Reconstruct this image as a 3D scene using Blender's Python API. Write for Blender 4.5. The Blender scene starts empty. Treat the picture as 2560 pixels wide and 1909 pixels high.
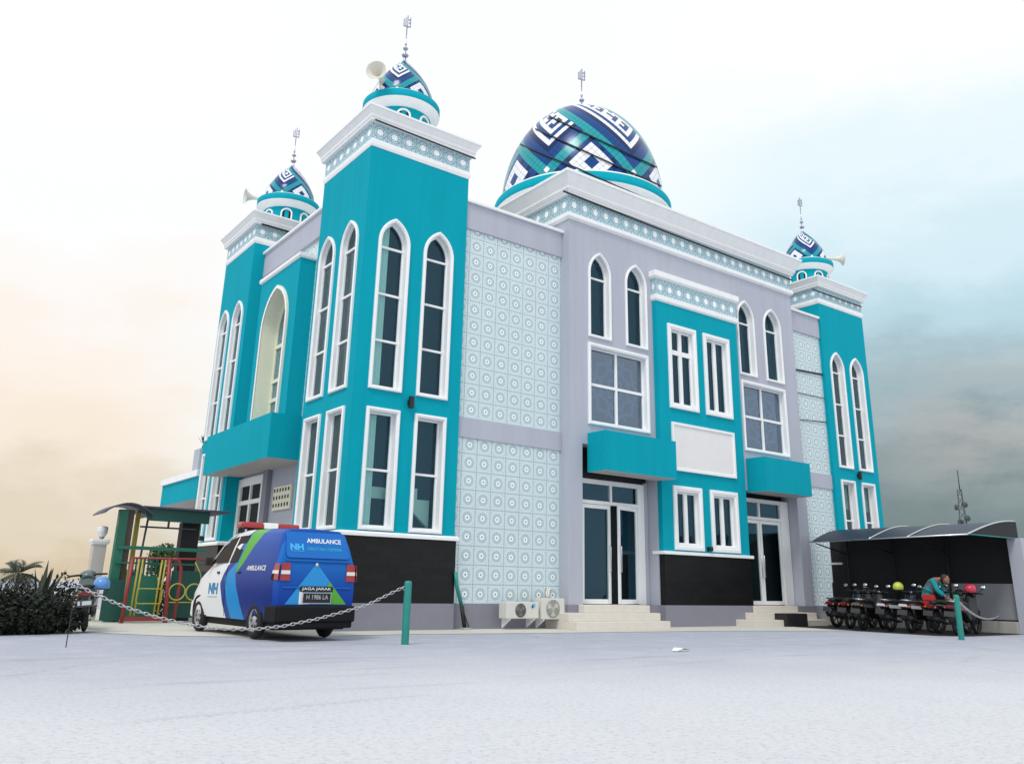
import bpy, bmesh, math, random
from mathutils import Vector, Matrix
from mathutils.geometry import tessellate_polygon
R = math.radians
random.seed(7)
SC = bpy.context.scene
COL = SC.collection

# ------------------------------------------------------------------ camera
cam_d = bpy.data.cameras.new('camera')
cam = bpy.data.objects.new('camera', cam_d); COL.objects.link(cam)
yaw, pitch, roll = R(36.812), R(17.1216), R(1.105)
f = Vector((math.sin(yaw)*math.cos(pitch), math.cos(yaw)*math.cos(pitch), math.sin(pitch)))
r0 = Vector((math.cos(yaw), -math.sin(yaw), 0)); u0 = r0.cross(f)
r1 = r0*math.cos(roll) + u0*math.sin(roll); u1 = -r0*math.sin(roll) + u0*math.cos(roll)
cam.matrix_world = Matrix(((r1.x, u1.x, -f.x, -7.897), (r1.y, u1.y, -f.y, -16.579), (r1.z, u1.z, -f.z, 0.902), (0, 0, 0, 1)))
cam_d.sensor_width = 36; cam_d.lens = 2100.97/2560*36
cam_d.shift_x = -(1296.7-1280)/2560; cam_d.shift_y = (822.5-954.5)/2560
cam_d.clip_start = 0.05; cam_d.clip_end = 4000
SC.camera = cam
SC.view_settings.view_transform = 'Standard'; SC.view_settings.look = 'None'
SC.view_settings.exposure = 0.12; SC.view_settings.gamma = 1

# ------------------------------------------------------------------ node helper
class NT:
    def __init__(s, tree): s.t = tree; s.n = tree.nodes; s.l = tree.links
    def new(s, typ, **k):
        n = s.n.new(typ)
        for a, b in k.items(): setattr(n, a, b)
        return n
    def put(s, sock, v):
        if isinstance(v, bpy.types.NodeSocket): s.l.new(v, sock)
        elif isinstance(v, (tuple, list)) and len(v) == 3 and sock.type == 'RGBA': sock.default_value = (*v, 1)
        else: sock.default_value = v
    def m(s, op, a, b=None, c=None, clamp=False):
        n = s.new('ShaderNodeMath', operation=op); n.use_clamp = clamp
        s.put(n.inputs[0], a)
        if b is not None: s.put(n.inputs[1], b)
        if c is not None: s.put(n.inputs[2], c)
        return n.outputs[0]
    def ss(s, x, a, b):       # smoothstep a..b, falling when a > b
        if a > b: return s.m('SUBTRACT', 1.0, s.ss(x, b, a))
        n = s.new('ShaderNodeMapRange', interpolation_type='SMOOTHSTEP')
        s.put(n.inputs[0], x); n.inputs[1].default_value = a; n.inputs[2].default_value = b
        return n.outputs[0]
    def lt(s, a, b): return s.m('LESS_THAN', a, b)
    def gt(s, a, b): return s.m('GREATER_THAN', a, b)
    def mul(s, *a):
        x = a[0]
        for y in a[1:]: x = s.m('MULTIPLY', x, y)
        return x
    def mix(s, fac, a, b):
        n = s.new('ShaderNodeMix', data_type='RGBA'); s.put(n.inputs[0], fac); s.put(n.inputs[6], a); s.put(n.inputs[7], b)
        return n.outputs[2]
    def noise(s, vec, scale, detail=4, rough=.55):
        n = s.new('ShaderNodeTexNoise'); n.inputs['Scale'].default_value = scale
        n.inputs['Detail'].default_value = detail; n.inputs['Roughness'].default_value = rough
        if vec is not None: s.l.new(vec, n.inputs['Vector'])
        return n.outputs['Fac']
    def obj(s): return s.new('ShaderNodeTexCoord').outputs['Object']
    def sep(s, v):
        n = s.new('ShaderNodeSeparateXYZ'); s.l.new(v, n.inputs[0]); return n.outputs
    def comb(s, x, y, z):
        n = s.new('ShaderNodeCombineXYZ')
        for i, v in enumerate((x, y, z)): s.put(n.inputs[i], v)
        return n.outputs[0]
    def curve(s, x, pts):     # piecewise curve through pts, both axes 0..1
        n = s.new('ShaderNodeFloatCurve'); c = n.mapping.curves[0]
        n.mapping.use_clip = False
        while len(c.points) < len(pts): c.points.new(.5, .5)
        for p, q in zip(c.points, pts): p.location = q; p.handle_type = 'VECTOR'
        n.mapping.update(); s.put(n.inputs['Value'], x); return n.outputs[0]

# ------------------------------------------------------------------ world and sun
SUN_EL, SUN_AZ = R(54), R(238)        # azimuth measured from +Y towards +X
world = bpy.data.worlds.new('World'); SC.world = world; world.use_nodes = True
w = NT(world.node_tree); w.n.clear()
dirv = w.new('ShaderNodeTexCoord').outputs['Generated']
X, Y, Z = w.sep(dirv)
az = w.m('MULTIPLY', w.m('ARCTAN2', X, Y), 57.2958)
el0 = w.m('MULTIPLY', w.m('ARCSINE', Z), 57.2958)
nz = w.noise(dirv, 3.2, 5, .55); nz2 = w.noise(w.comb(X, Y, w.m('MULTIPLY', Z, 2.6)), 5.5, 7, .62)
wob = w.m('ADD', w.m('MULTIPLY', w.m('SUBTRACT', nz, .5), 9), w.m('MULTIPLY', w.m('SUBTRACT', nz2, .5), 9))
el = w.m('ADD', el0, wob)
WHITE = (.97, .985, 1.0)
def ramp(x, stops):
    n = w.new('ShaderNodeValToRGB'); cr = n.color_ramp; cr.interpolation = 'EASE'
    while len(cr.elements) < len(stops): cr.elements.new(.5)
    for e, (p, c) in zip(cr.elements, stops): e.position = p/45; e.color = (*c, 1)
    w.l.new(w.m('DIVIDE', x, 45.0, clamp=True), n.inputs[0]); return n.outputs[0]
left = ramp(el, [(0, (.64, .53, .37)), (3.5, (.75, .65, .51)), (8, (.92, .80, .67)), (13, (.96, .87, .78)), (18, (.965, .93, .90)), (23, (.96, .985, .99)), (33, (.985, .99, 1.0))])
right = ramp(el, [(0, (.15, .19, .19)), (3.0, (.18, .23, .235)), (7, (.25, .315, .33)), (11.5, (.35, .475, .515)), (16.5, (.50, .69, .77)), (21, (.66, .83, .90)), (26, (.80, .92, .96)), (33, (.985, .995, 1.0))])
fl = w.m('MULTIPLY', w.ss(w.m('ADD', az, wob), 24, 9), w.ss(az, -60, -25))
fr = w.m('MULTIPLY', w.ss(w.m('ADD', az, wob), 40, 57), w.ss(az, 125, 90))
warm = w.m('MULTIPLY', w.mul(w.ss(az, 57, 66), w.ss(az, 84, 70), w.ss(el0, 4.5, 9), w.ss(el0, 17, 10)), w.m('MULTIPLY', w.ss(nz2, .35, .62), .55))
right = w.mix(warm, right, (.52, .47, .44))
clouds = w.mix(fr, w.mix(fl, ramp(el, [(0, (.80, .86, .90)), (10, (.90, .955, .98)), (24, (.96, .99, 1.0))]), left), right)
sky = w.new('ShaderNodeTexSky', sky_type='NISHITA', sun_disc=False, sun_elevation=SUN_EL, sun_rotation=SUN_AZ)
b1 = w.new('ShaderNodeBackground'); w.l.new(sky.outputs[0], b1.inputs[0]); b1.inputs[1].default_value = .1
b2 = w.new('ShaderNodeBackground'); w.l.new(clouds, b2.inputs[0]); b2.inputs[1].default_value = .98
mx = w.new('ShaderNodeMixShader'); mx.inputs[0].default_value = .96
w.l.new(b1.outputs[0], mx.inputs[1]); w.l.new(b2.outputs[0], mx.inputs[2])
w.l.new(mx.outputs[0], w.new('ShaderNodeOutputWorld').inputs[0])
sun_d = bpy.data.lights.new('sun', 'SUN'); sun_d.energy = 1.35; sun_d.angle = R(14); sun_d.color = (1, .97, .92)
sun = bpy.data.objects.new('sun', sun_d); COL.objects.link(sun)
sd = Vector((math.sin(SUN_AZ)*math.cos(SUN_EL), math.cos(SUN_AZ)*math.cos(SUN_EL), math.sin(SUN_EL)))
sun.rotation_euler = sd.to_track_quat('Z', 'Y').to_euler()

# ------------------------------------------------------------------ materials
def mat(name, col, rough=.6, var=.0, vscale=3, bump=0, bscale=60, metal=0, spec=None, coat=0, fn=None, streak=0):
    m = bpy.data.materials.new(name); m.use_nodes = True
    t = NT(m.node_tree); b = t.n['Principled BSDF']
    c = col
    if fn: c = fn(t)
    o = t.obj()
    if var:
        nn = t.noise(o, vscale, 5)
        k = t.m('ADD', 1-var, t.m('MULTIPLY', nn, 2*var))
        if streak:
            x, y, z = t.sep(o)
            s2 = t.noise(t.comb(t.m('MULTIPLY', x, 5), t.m('MULTIPLY', y, 5), t.m('MULTIPLY', z, .35)), 1, 4)
            k = t.m('MULTIPLY', k, t.m('ADD', 1-streak, t.m('MULTIPLY', t.ss(s2, .3, .6), streak)))
        h = t.new('ShaderNodeVectorMath', operation='SCALE')
        if isinstance(c, tuple): h.inputs[0].default_value = c
        else: t.l.new(c, h.inputs[0])
        t.l.new(k, h.inputs[3]); c = h.outputs[0]
    if isinstance(c, tuple): b.inputs['Base Color'].default_value = (*c, 1)
    else: t.l.new(c, b.inputs['Base Color'])
    b.inputs['Roughness'].default_value = rough; b.inputs['Metallic'].default_value = metal
    if spec is not None: b.inputs['Specular IOR Level'].default_value = spec
    if coat: b.inputs['Coat Weight'].default_value = coat; b.inputs['Coat Roughness'].default_value = .05
    if bump:
        bn = t.new('ShaderNodeBump'); bn.inputs['Strength'].default_value = bump; bn.inputs['Distance'].default_value = .01
        t.l.new(t.noise(o, bscale, 3), bn.inputs['Height']); t.l.new(bn.outputs[0], b.inputs['Normal'])
    return m
M = {}
M['teal'] = mat('teal_plaster', (.001, .345, .445), .85, .06, .6, .3, 45, streak=.05, spec=.12)
M['grey'] = mat('lilac_grey_plaster', (.455, .475, .55), .85, .06, .6, .3, 45, streak=.05, spec=.2)
M['plinth'] = mat('plinth_paint', (.235, .235, .285), .8, .10, 2, .3, 40)
M['white'] = mat('white_paint', (.88, .89, .90), .55, .03, 2, .1, 60, streak=.04)
M['soffit'] = mat('soffit_paint', (.50, .47, .46), .8, .04, 2)
M['cream'] = mat('cream_paint', (.78, .77, .62), .7, .03, 2)
M['stucco'] = mat('blank_sign_render', (.80, .78, .78), .8, .05, 3, .4, 25)
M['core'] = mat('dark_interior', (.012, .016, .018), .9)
M['curtain'] = mat('mint_curtain', (.52, .70, .62), .8, .1, 8)
M['inner_white'] = mat('stair_wall', (.55, .66, .56), .8)
M['steps'] = mat('cream_step_tiles', (.70, .66, .60), .5, .08, 6)
M['roofgrey'] = mat('roof_slab', (.35, .35, .36), .9, .1, 1)
M['steel'] = mat('brushed_steel', (.62, .63, .66), .3, 0, metal=1)
M['chrome'] = mat('finial_chrome', (.42, .43, .55), .22, 0, metal=1)
M['blackm'] = mat('black_metal', (.012, .012, .013), .5)
M['cable'] = mat('black_cable', (.012, .012, .014), .6)
M['concrete'] = mat('pale_concrete', (.42, .41, .38), .9, .15, 4)
def black_stone(t):
    o = t.obj(); x, y, z = t.sep(o)
    u = t.m('ADD', x, y)
    br = t.new('ShaderNodeTexBrick'); br.offset = .5
    t.l.new(t.comb(u, z, 0.0), br.inputs['Vector'])
    br.inputs['Scale'].default_value = 1; br.inputs['Brick Width'].default_value = .55; br.inputs['Row Height'].default_value = .145
    br.inputs['Mortar Size'].default_value = .003; br.inputs['Color1'].default_value = (.006, .006, .007, 1)
    br.inputs['Color2'].default_value = (.010, .010, .011, 1); br.inputs['Mortar'].default_value = (.004, .004, .004, 1)
    return br.outputs['Color']
M['stone'] = mat('black_slate_cladding', None, .38, .35, 5, .35, 30, fn=black_stone, spec=.25)

def wall_uv(t):           # u along the wall, v up, from object coordinates
    o = t.obj(); x, y, z = t.sep(o)
    g = t.new('ShaderNodeNewGeometry'); n = t.sep(g.outputs['True Normal'])
    isx = t.gt(t.m('ABSOLUTE', n[0]), .6)
    u = t.m('ADD', t.m('MULTIPLY', y, isx), t.m('MULTIPLY', x, t.m('SUBTRACT', 1.0, isx)))
    return u, z
def tile_fn(t):
    u, v = wall_uv(t)
    U = t.m('DIVIDE', t.m('SUBTRACT', u, 2.995), .43); V = t.m('DIVIDE', t.m('SUBTRACT', v, .545), .425)
    a = t.m('SUBTRACT', t.m('FRACT', U), .5); b = t.m('SUBTRACT', t.m('FRACT', V), .5)
    d = t.m('SQRT', t.m('ADD', t.m('MULTIPLY', a, a), t.m('MULTIPLY', b, b)))
    th = t.m('ARCTAN2', a, b)
    A, B = t.m('ABSOLUTE', a), t.m('ABSOLUTE', b)
    c = (.60, .71, .75)
    nz = t.noise(t.obj(), 55, 2)
    c = t.mix(t.m('MULTIPLY', t.ss(nz, .5, .62), .55), c, (.74, .86, .89))                   # speckled glaze
    pet = t.m('ADD', .30, t.m('MULTIPLY', t.m('COSINE', t.m('MULTIPLY', th, 12.0)), .022))
    c = t.mix(t.m('MULTIPLY', t.lt(d, pet), .95), c, (.27, .38, .42))
    c = t.mix(t.mul(t.gt(d, .195), t.lt(d, .262), t.gt(t.m('SINE', t.m('MULTIPLY', th, 16.0)), -.1)), c, (.74, .83, .85))
    c = t.mix(t.lt(d, .17), c, (.66, .77, .80))
    c = t.mix(t.lt(d, .140), c, (.93, .96, .96))
    c = t.mix(t.lt(d, .055), c, (.10, .20, .23))
    cor = t.m('SQRT', t.m('ADD', t.m('POWER', t.m('SUBTRACT', A, .5), 2.0), t.m('POWER', t.m('SUBTRACT', B, .5), 2.0)))
    c = t.mix(t.mul(t.gt(cor, .11), t.lt(cor, .15)), c, (.80, .90, .92))
    c = t.mix(t.mul(t.gt(cor, .16), t.lt(cor, .18)), c, (.24, .36, .40))
    dash = t.m('MAXIMUM', t.mul(t.gt(A, .473), t.gt(t.m('FRACT', t.m('MULTIPLY', V, 9.0)), .45)), t.mul(t.gt(B, .473), t.gt(t.m('FRACT', t.m('MULTIPLY', U, 9.0)), .45)))
    return t.mix(t.m('MULTIPLY', dash, .9), c, (.12, .19, .21))
M['tile'] = mat('patterned_wall_tiles', None, .5, .05, .8, fn=tile_fn)
def frieze_fn(t):
    u, v = wall_uv(t)
    vv = t.new('ShaderNodeUVMap').outputs[0]; uv = t.sep(vv)
    U = t.m('DIVIDE', uv[0], .4); V = uv[1]
    a = t.m('MULTIPLY', t.m('SUBTRACT', t.m('FRACT', U), .5), .4); b = t.m('MULTIPLY', t.m('SUBTRACT', V, .5), .46)
    d = t.m('SQRT', t.m('ADD', t.m('MULTIPLY', a, a), t.m('MULTIPLY', b, b))); th = t.m('ARCTAN2', a, b)
    star = t.m('ADD', .088, t.m('MULTIPLY', t.m('COSINE', t.m('MULTIPLY', th, 8.0)), .011))
    A, B = t.m('ABSOLUTE', a), t.m('ABSOLUTE', b)
    c = (.50, .66, .715)
    def line(val, wd): return t.lt(t.m('ABSOLUTE', val), wd)
    k = t.m('MAXIMUM', line(t.m('SUBTRACT', t.m('ADD', A, B), .225), .009), line(t.m('SUBTRACT', A, B), .009))
    k = t.m('MAXIMUM', k, line(t.m('SUBTRACT', A, .196), .005))
    k = t.m('MAXIMUM', k, line(t.m('SUBTRACT', t.m('ADD', A, t.m('MULTIPLY', B, .45)), .17), .006))
    k = t.m('MAXIMUM', k, line(t.m('SUBTRACT', t.m('ADD', t.m('MULTIPLY', A, .45), B), .17), .006))
    k = t.m('MAXIMUM', k, t.gt(t.m('ABSOLUTE', t.m('SUBTRACT', V, .5)), .475))
    c = t.mix(t.m('MULTIPLY', k, .9), c, (.12, .29, .37))
    c = t.mix(t.lt(d, t.m('ADD', star, .022)), c, (.12, .28, .36))
    return t.mix(t.lt(d, star), c, (.92, .95, .97))
M['frieze'] = mat('star_lattice_frieze_tiles', None, .5, 0, fn=frieze_fn)
def dome_mat(name, col):
    def fn(t):
        uv = t.sep(t.new('ShaderNodeUVMap').outputs[0])
        e = t.m('MAXIMUM', t.m('ABSOLUTE', t.m('SUBTRACT', uv[0], .5)), t.m('ABSOLUTE', t.m('SUBTRACT', uv[1], .5)))
        return t.mix(t.gt(e, .465), col, tuple(x*.35 for x in col))
    return mat(name, None, .2, .16, 2.5, fn=fn, spec=.25)
M['d_white'] = dome_mat('white_dome_tile', (.84, .86, .92))
M['d_blue'] = dome_mat('blue_dome_tile', (.003, .055, .23))
M['d_navy'] = dome_mat('navy_dome_tile', (.003, .020, .105))
M['d_teal'] = dome_mat('teal_dome_tile', (.012, .32, .36))

def glass(name, tint, rough=.01, ior=1.5, refl=(.85, .95, 1)):
    m = bpy.data.materials.new(name); m.use_nodes = True; t = NT(m.node_tree); t.n.clear()
    geo = t.new('ShaderNodeNewGeometry'); dt = t.new('ShaderNodeVectorMath', operation='DOT_PRODUCT')
    t.l.new(geo.outputs['Normal'], dt.inputs[0]); t.l.new(geo.outputs['Incoming'], dt.inputs[1])
    F0 = ((ior-1)/(ior+1))**2
    fac = t.m('ADD', F0, t.m('MULTIPLY', 1-F0, t.m('POWER', t.m('SUBTRACT', 1.0, t.m('ABSOLUTE', dt.outputs['Value'])), 5.0)))
    tr = t.new('ShaderNodeBsdfTransparent'); tr.inputs[0].default_value = (*tint, 1)
    gl = t.new('ShaderNodeBsdfGlossy'); gl.inputs[0].default_value = (*refl, 1); gl.inputs[1].default_value = rough
    o = t.obj()
    bn = t.new('ShaderNodeBump'); bn.inputs['Strength'].default_value = .06; bn.inputs['Distance'].default_value = .05
    t.l.new(t.noise(o, 1.3, 2), bn.inputs['Height']); t.l.new(bn.outputs[0], gl.inputs['Normal'])
    mx = t.new('ShaderNodeMixShader'); t.l.new(fac, mx.inputs[0]); t.l.new(tr.outputs[0], mx.inputs[1]); t.l.new(gl.outputs[0], mx.inputs[2])
    t.l.new(mx.outputs[0], t.new('ShaderNodeOutputMaterial').inputs[0]); return m
M['glass'] = glass('window_glass', (.72, .88, .90), ior=1.85, refl=(.30, .62, .85))
M['glass_blue'] = glass('blue_tinted_glass', (.4, .55, .7), ior=3.1, refl=(.58, .72, .92))
M['glass_w'] = glass('grey_window_glass', (.5, .6, .62), ior=2.3, refl=(.60, .80, .88))
M['film'] = mat('star_window_film', (.055, .10, .17), .3, .25, 6)

# ------------------------------------------------------------------ mesh builder
class MB:
    def __init__(s): s.v = []; s.f = []; s.mi = []; s.sm = []; s.uv = {}
    def pt(s, p): s.v.append(tuple(p)); return len(s.v)-1
    def face(s, idx, mi=0, sm=False, uv=None):
        if uv: s.uv[len(s.f)] = uv
        s.f.append(tuple(idx)); s.mi.append(mi); s.sm.append(sm)
    def poly(s, pts, mi=0, sm=False, uv=None): s.face([s.pt(p) for p in pts], mi, sm, uv)
    def box(s, x0, x1, y0, y1, z0, z1, mi=0, skip=''):
        i = [s.pt(p) for p in ((x0,y0,z0),(x1,y0,z0),(x1,y1,z0),(x0,y1,z0),(x0,y0,z1),(x1,y0,z1),(x1,y1,z1),(x0,y1,z1))]
        for k, q in {'d':(3,2,1,0),'u':(4,5,6,7),'f':(0,1,5,4),'r':(1,2,6,5),'b':(2,3,7,6),'l':(3,0,4,7)}.items():
            if k not in skip: s.face([i[j] for j in q], mi)
    def obox(s, c, ax, ay, az, mi=0):      # oriented box: centre and three half-vectors
        c, ax, ay, az = map(Vector, (c, ax, ay, az)); i = []
        for dz in (-1, 1):
            for dx, dy in ((-1,-1),(1,-1),(1,1),(-1,1)): i.append(s.pt(c+ax*dx+ay*dy+az*dz))
        for q in ((3,2,1,0),(4,5,6,7),(0,1,5,4),(1,2,6,5),(2,3,7,6),(3,0,4,7)): s.face([i[j] for j in q], mi)
    def taper(s, x0, x1, y0, y1, z0, p0, z1, p1, mi=0):    # slab whose plan grows from p0 to p1
        i = []
        for z, p in ((z0, p0), (z1, p1)):
            i += [s.pt(q) for q in ((x0-p,y0-p,z),(x1+p,y0-p,z),(x1+p,y1+p,z),(x0-p,y1+p,z))]
        for q in ((3,2,1,0),(4,5,6,7),(0,1,5,4),(1,2,6,5),(2,3,7,6),(3,0,4,7)): s.face([i[j] for j in q], mi)
    def prism(s, pts, off, mi=0, sm=False):       # closed polygon pushed by a vector
        off = Vector(off); a = [s.pt(p) for p in pts]; b = [s.pt(Vector(p)+off) for p in pts]; n = len(pts)
        s.face(a[::-1], mi); s.face(b, mi)
        for k in range(n): s.face((a[k], a[(k+1)%n], b[(k+1)%n], b[k]), mi, sm)
    def tube(s, pts, rad, n=8, mi=0, cap=True, sx=1, sz=1, closed=False):
        pts = [Vector(p) for p in pts]; N = len(pts)
        rad = rad if isinstance(rad, (list, tuple)) else [rad]*N
        rings = []; prev = None
        for k in range(N):
            if closed: d = pts[(k+1)%N]-pts[k-1]
            else: d = pts[min(k+1, N-1)]-pts[max(k-1, 0)]
            d.normalize()
            if prev is None:
                ref = Vector((0,0,1)) if abs(d.z) < .9 else Vector((1,0,0)); a = d.cross(ref).normalized()
            else: a = (prev - d*prev.dot(d)).normalized()
            b = a.cross(d); prev = a
            rings.append([s.pt(pts[k]+(a*math.cos(t)*sx+b*math.sin(t)*sz)*rad[k]) for t in [2*math.pi*i/n for i in range(n)]])
        for k in range(N if closed else N-1):
            A, B = rings[k], rings[(k+1)%N]
            for i in range(n): s.face((A[i], A[(i+1)%n], B[(i+1)%n], B[i]), mi, True)
        if cap and not closed: s.face(rings[0][::-1], mi); s.face(rings[-1], mi)
    def lathe(s, prof, cx=0, cy=0, n=32, mi=0, a0=0, a1=2*math.pi, sm=True, cap=False, mis=None):
        rings = []; full = abs(a1-a0-2*math.pi) < 1e-6; m = n if full else n+1
        for r, z in prof:
            rings.append([s.pt((cx+r*math.cos(a0+(a1-a0)*i/n), cy+r*math.sin(a0+(a1-a0)*i/n), z)) for i in range(m)])
        for k in range(len(prof)-1):
            for i in range(n):
                j = (i+1) % m; s.face((rings[k][i], rings[k][j], rings[k+1][j], rings[k+1][i]), mis[k] if mis else mi, sm)
        if cap: s.face(rings[0][::-1], mi); s.face(rings[-1], mi)
    def ball(s, c, rx, ry=None, rz=None, n=12, mi=0):
        ry = ry or rx; rz = rz or rx; rows = []
        for k in range(n//2+1):
            th = math.pi*k/(n//2)
            rows.append([s.pt((c[0]+rx*math.sin(th)*math.cos(2*math.pi*i/n), c[1]+ry*math.sin(th)*math.sin(2*math.pi*i/n), c[2]+rz*math.cos(th))) for i in range(n)])
        for k in range(n//2):
            for i in range(n): s.face((rows[k][i], rows[k+1][i], rows[k+1][(i+1)%n], rows[k][(i+1)%n]), mi, True)
    def sheet(s, o, u, v, outer, holes=(), mi=0, flip=False):
        o, u, v = map(Vector, (o, u, v)); loops = [outer, *holes]
        flat = [p for l in loops for p in l]
        tri = tessellate_polygon([[Vector((a, b, 0)) for a, b in l] for l in loops])
        idx = [s.pt(o+u*a+v*b) for a, b in flat]
        for t in tri: s.face([idx[i] for i in (t[::-1] if flip else t)], mi)
    def build(s, name, mats, parent=None, bevel=0, loc=None, autosmooth=None):
        me = bpy.data.meshes.new(name); me.from_pydata(s.v, [], s.f)
        for m in (mats if isinstance(mats, (list, tuple)) else [mats]): me.materials.append(M[m] if isinstance(m, str) else m)
        me.polygons.foreach_set('material_index', s.mi); me.polygons.foreach_set('use_smooth', s.sm)
        if s.uv:
            ul = me.uv_layers.new(name='UVMap')
            for fi, uv in s.uv.items():
                for li, q in zip(me.polygons[fi].loop_indices, uv): ul.data[li].uv = q
        me.validate(); me.update()
        if not s.uv or bevel:
            bm = bmesh.new(); bm.from_mesh(me)
            if bevel: bmesh.ops.remove_doubles(bm, verts=bm.verts, dist=1e-5)
            bmesh.ops.recalc_face_normals(bm, faces=bm.faces); bm.to_mesh(me); bm.free()
        if autosmooth: me.set_sharp_from_angle(angle=R(autosmooth))
        ob = bpy.data.objects.new(name, me); COL.objects.link(ob)
        if parent: ob.parent = parent
        if loc: ob.location = loc
        if bevel:
            b = ob.modifiers.new('bevel', 'BEVEL'); b.width = bevel; b.segments = 2; b.limit_method = 'ANGLE'; b.angle_limit = R(40)
        return ob
def empty(name, loc=(0,0,0), rz=0):
    o = bpy.data.objects.new(name, None); COL.objects.link(o); o.location = loc; o.rotation_euler = (0,0,rz); return o
def tag(o, label, cat, group=None, kind=None):
    o['label'] = label; o['category'] = cat
    if group: o['group'] = group
    if kind: o['kind'] = kind
    return o
def struct(o): o['kind'] = 'structure'; return o
def copy_tree(o, parent=None):
    c = o.copy(); COL.objects.link(c)
    if parent: c.parent = parent
    for ch in list(o.children): copy_tree(ch, c)
    return c
def text_shape(body, size=1.0, bold=.0, shear=0):
    cu = bpy.data.curves.new('t', 'FONT'); cu.body = body; cu.size = size; cu.offset = bold; cu.align_x = 'CENTER'; cu.align_y = 'CENTER'; cu.shear = shear
    ob = bpy.data.objects.new('t', cu); COL.objects.link(ob)
    dg = bpy.context.evaluated_depsgraph_get(); me = bpy.data.meshes.new_from_object(ob.evaluated_get(dg))
    vs = [tuple(v.co) for v in me.vertices]; fs = [tuple(p.vertices) for p in me.polygons]
    bpy.data.objects.remove(ob); bpy.data.curves.remove(cu); bpy.data.meshes.remove(me)
    xs = [v[0] for v in vs]; ys = [v[1] for v in vs]
    cx, cy, wd, ht = (min(xs)+max(xs))/2, (min(ys)+max(ys))/2, max(xs)-min(xs), max(ys)-min(ys)
    return [((x-cx)/wd, (y-cy)/ht) for x, y, _ in vs], fs     # unit box, centred
def text_part(name, body, fn, wd, ht, m, parent, bold=.02, shear=0):
    vs, fs = text_shape(body, 1, bold, shear); b = MB(); i = [b.pt(fn(x*wd, y*ht)) for x, y in vs]
    for q in fs: b.face([i[k] for k in q])
    return b.build(name, m, parent)

# ------------------------------------------------------------------ ground
def ground_fn(t):
    o = t.obj(); x, y, z = t.sep(o)
    # distance in front of the building, wandering with noise: greyer near it, paler further out
    big = t.noise(o, .22, 5, .6); mid = t.noise(o, 1.6, 6, .65); fine = t.noise(o, 34, 4, .7); pebble = t.noise(o, 120, 2, .6); gr = t.noise(o, 20, 5, .75)
    vor = t.new('ShaderNodeTexVoronoi', feature='DISTANCE_TO_EDGE'); vor.inputs['Scale'].default_value = .16; vor.inputs['Randomness'].default_value = 1
    wv = t.new('ShaderNodeVectorMath', operation='ADD'); t.l.new(o, wv.inputs[0]); t.l.new(t.comb(t.m('MULTIPLY', mid, 1.2), t.m('MULTIPLY', gr, .8), 0.0), wv.inputs[1]); t.l.new(wv.outputs[0], vor.inputs['Vector'])
    crack = t.m('MULTIPLY', t.ss(vor.outputs['Distance'], .0035, .0005), t.ss(big, .42, .55))
    track = t.m('MULTIPLY', t.ss(t.noise(t.comb(t.m('MULTIPLY', x, .18), t.m('MULTIPLY', y, 1.5), 0.0), 1.2, 5, .6), .55, .68), t.ss(y, -11, -7))
    k = t.m('ADD', t.m('MULTIPLY', x, .25), y)
    q = t.ss(t.m('ADD', k, t.m('MULTIPLY', t.m('SUBTRACT', big, .5), 7)), -13.5, -4.5)
    c = t.mix(q, (.60, .615, .65), (.385, .405, .48))
    c = t.mix(t.m('MULTIPLY', t.ss(mid, .46, .66), .35), c, (.54, .55, .60))
    c = t.mix(t.m('MULTIPLY', t.ss(fine, .52, .72), .35), c, (.36, .37, .42))
    c = t.mix(t.m('MULTIPLY', t.ss(pebble, .58, .7), .30), c, (.80, .80, .80))
    c = t.mix(t.m('MULTIPLY', t.ss(gr, .50, .64), .50), c, (.33, .345, .40))
    c = t.mix(t.m('MULTIPLY', t.ss(gr, .46, .32), .25), c, (.70, .70, .71))
    c = t.mix(t.m('MULTIPLY', track, .40), c, (.27, .28, .33))
    return t.mix(t.m('MULTIPLY', crack, .6), c, (.18, .18, .20))
M['ground'] = mat('pale_tarmac', None, .95, 0, bump=.5, bscale=90, fn=ground_fn, spec=.2)
def pave_fn(t):
    o = t.obj(); n1 = t.noise(o, .9, 6, .6); n2 = t.noise(o, 14, 5, .7)
    c = t.mix(n1, (.50, .49, .43), (.66, .65, .60))
    return t.mix(t.m('MULTIPLY', t.ss(n2, .5, .7), .4), c, (.42, .42, .39))
M['pave'] = mat('worn_concrete_apron', None, .9, 0, bump=.3, bscale=50, fn=pave_fn)
g = MB()
ring = [60, 1500]; 
g.lathe([(0.01, 0), (30, 0), (120, 0), (1500, 0)], 0, 0, 48, sm=False); struct(g.build('ground', 'ground'))
p = MB()
edge = [(-7, 14), (-7, 3.2), (-5.2, 2.2), (-3.4, -.6), (-2.0, -1.4), (1.0, -1.35), (4, -1.75), (9, -2.2), (13, -3.2), (17.5, -6.6), (19, -6.6), (19, 14)]
p.sheet((0, 0, .006), (1, 0, 0), (0, 1, 0), edge); struct(p.build('pavement', 'pave'))

# ------------------------------------------------------------------ the mosque
mosque = empty('mosque', (0, 0, 0))
tag(mosque, 'teal and lilac grey two storey mosque with blue and white mosaic domes', 'mosque')
W, D = 2.8, 2.66
XM0, XM1, YM, YB, YT = 6.03, 16.09, -.20, -.36, .12
XB0, XB1 = 9.237, 12.85
T2Y, T3X = 7.71, 18.09
FRONT = lambda y: ((0, y, 0), (1, 0, 0), (0, 0, 1), (0, -1, 0))
WEST = lambda x: ((x, 0, 0), (0, 1, 0), (0, 0, 1), (-1, 0, 0))

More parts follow.
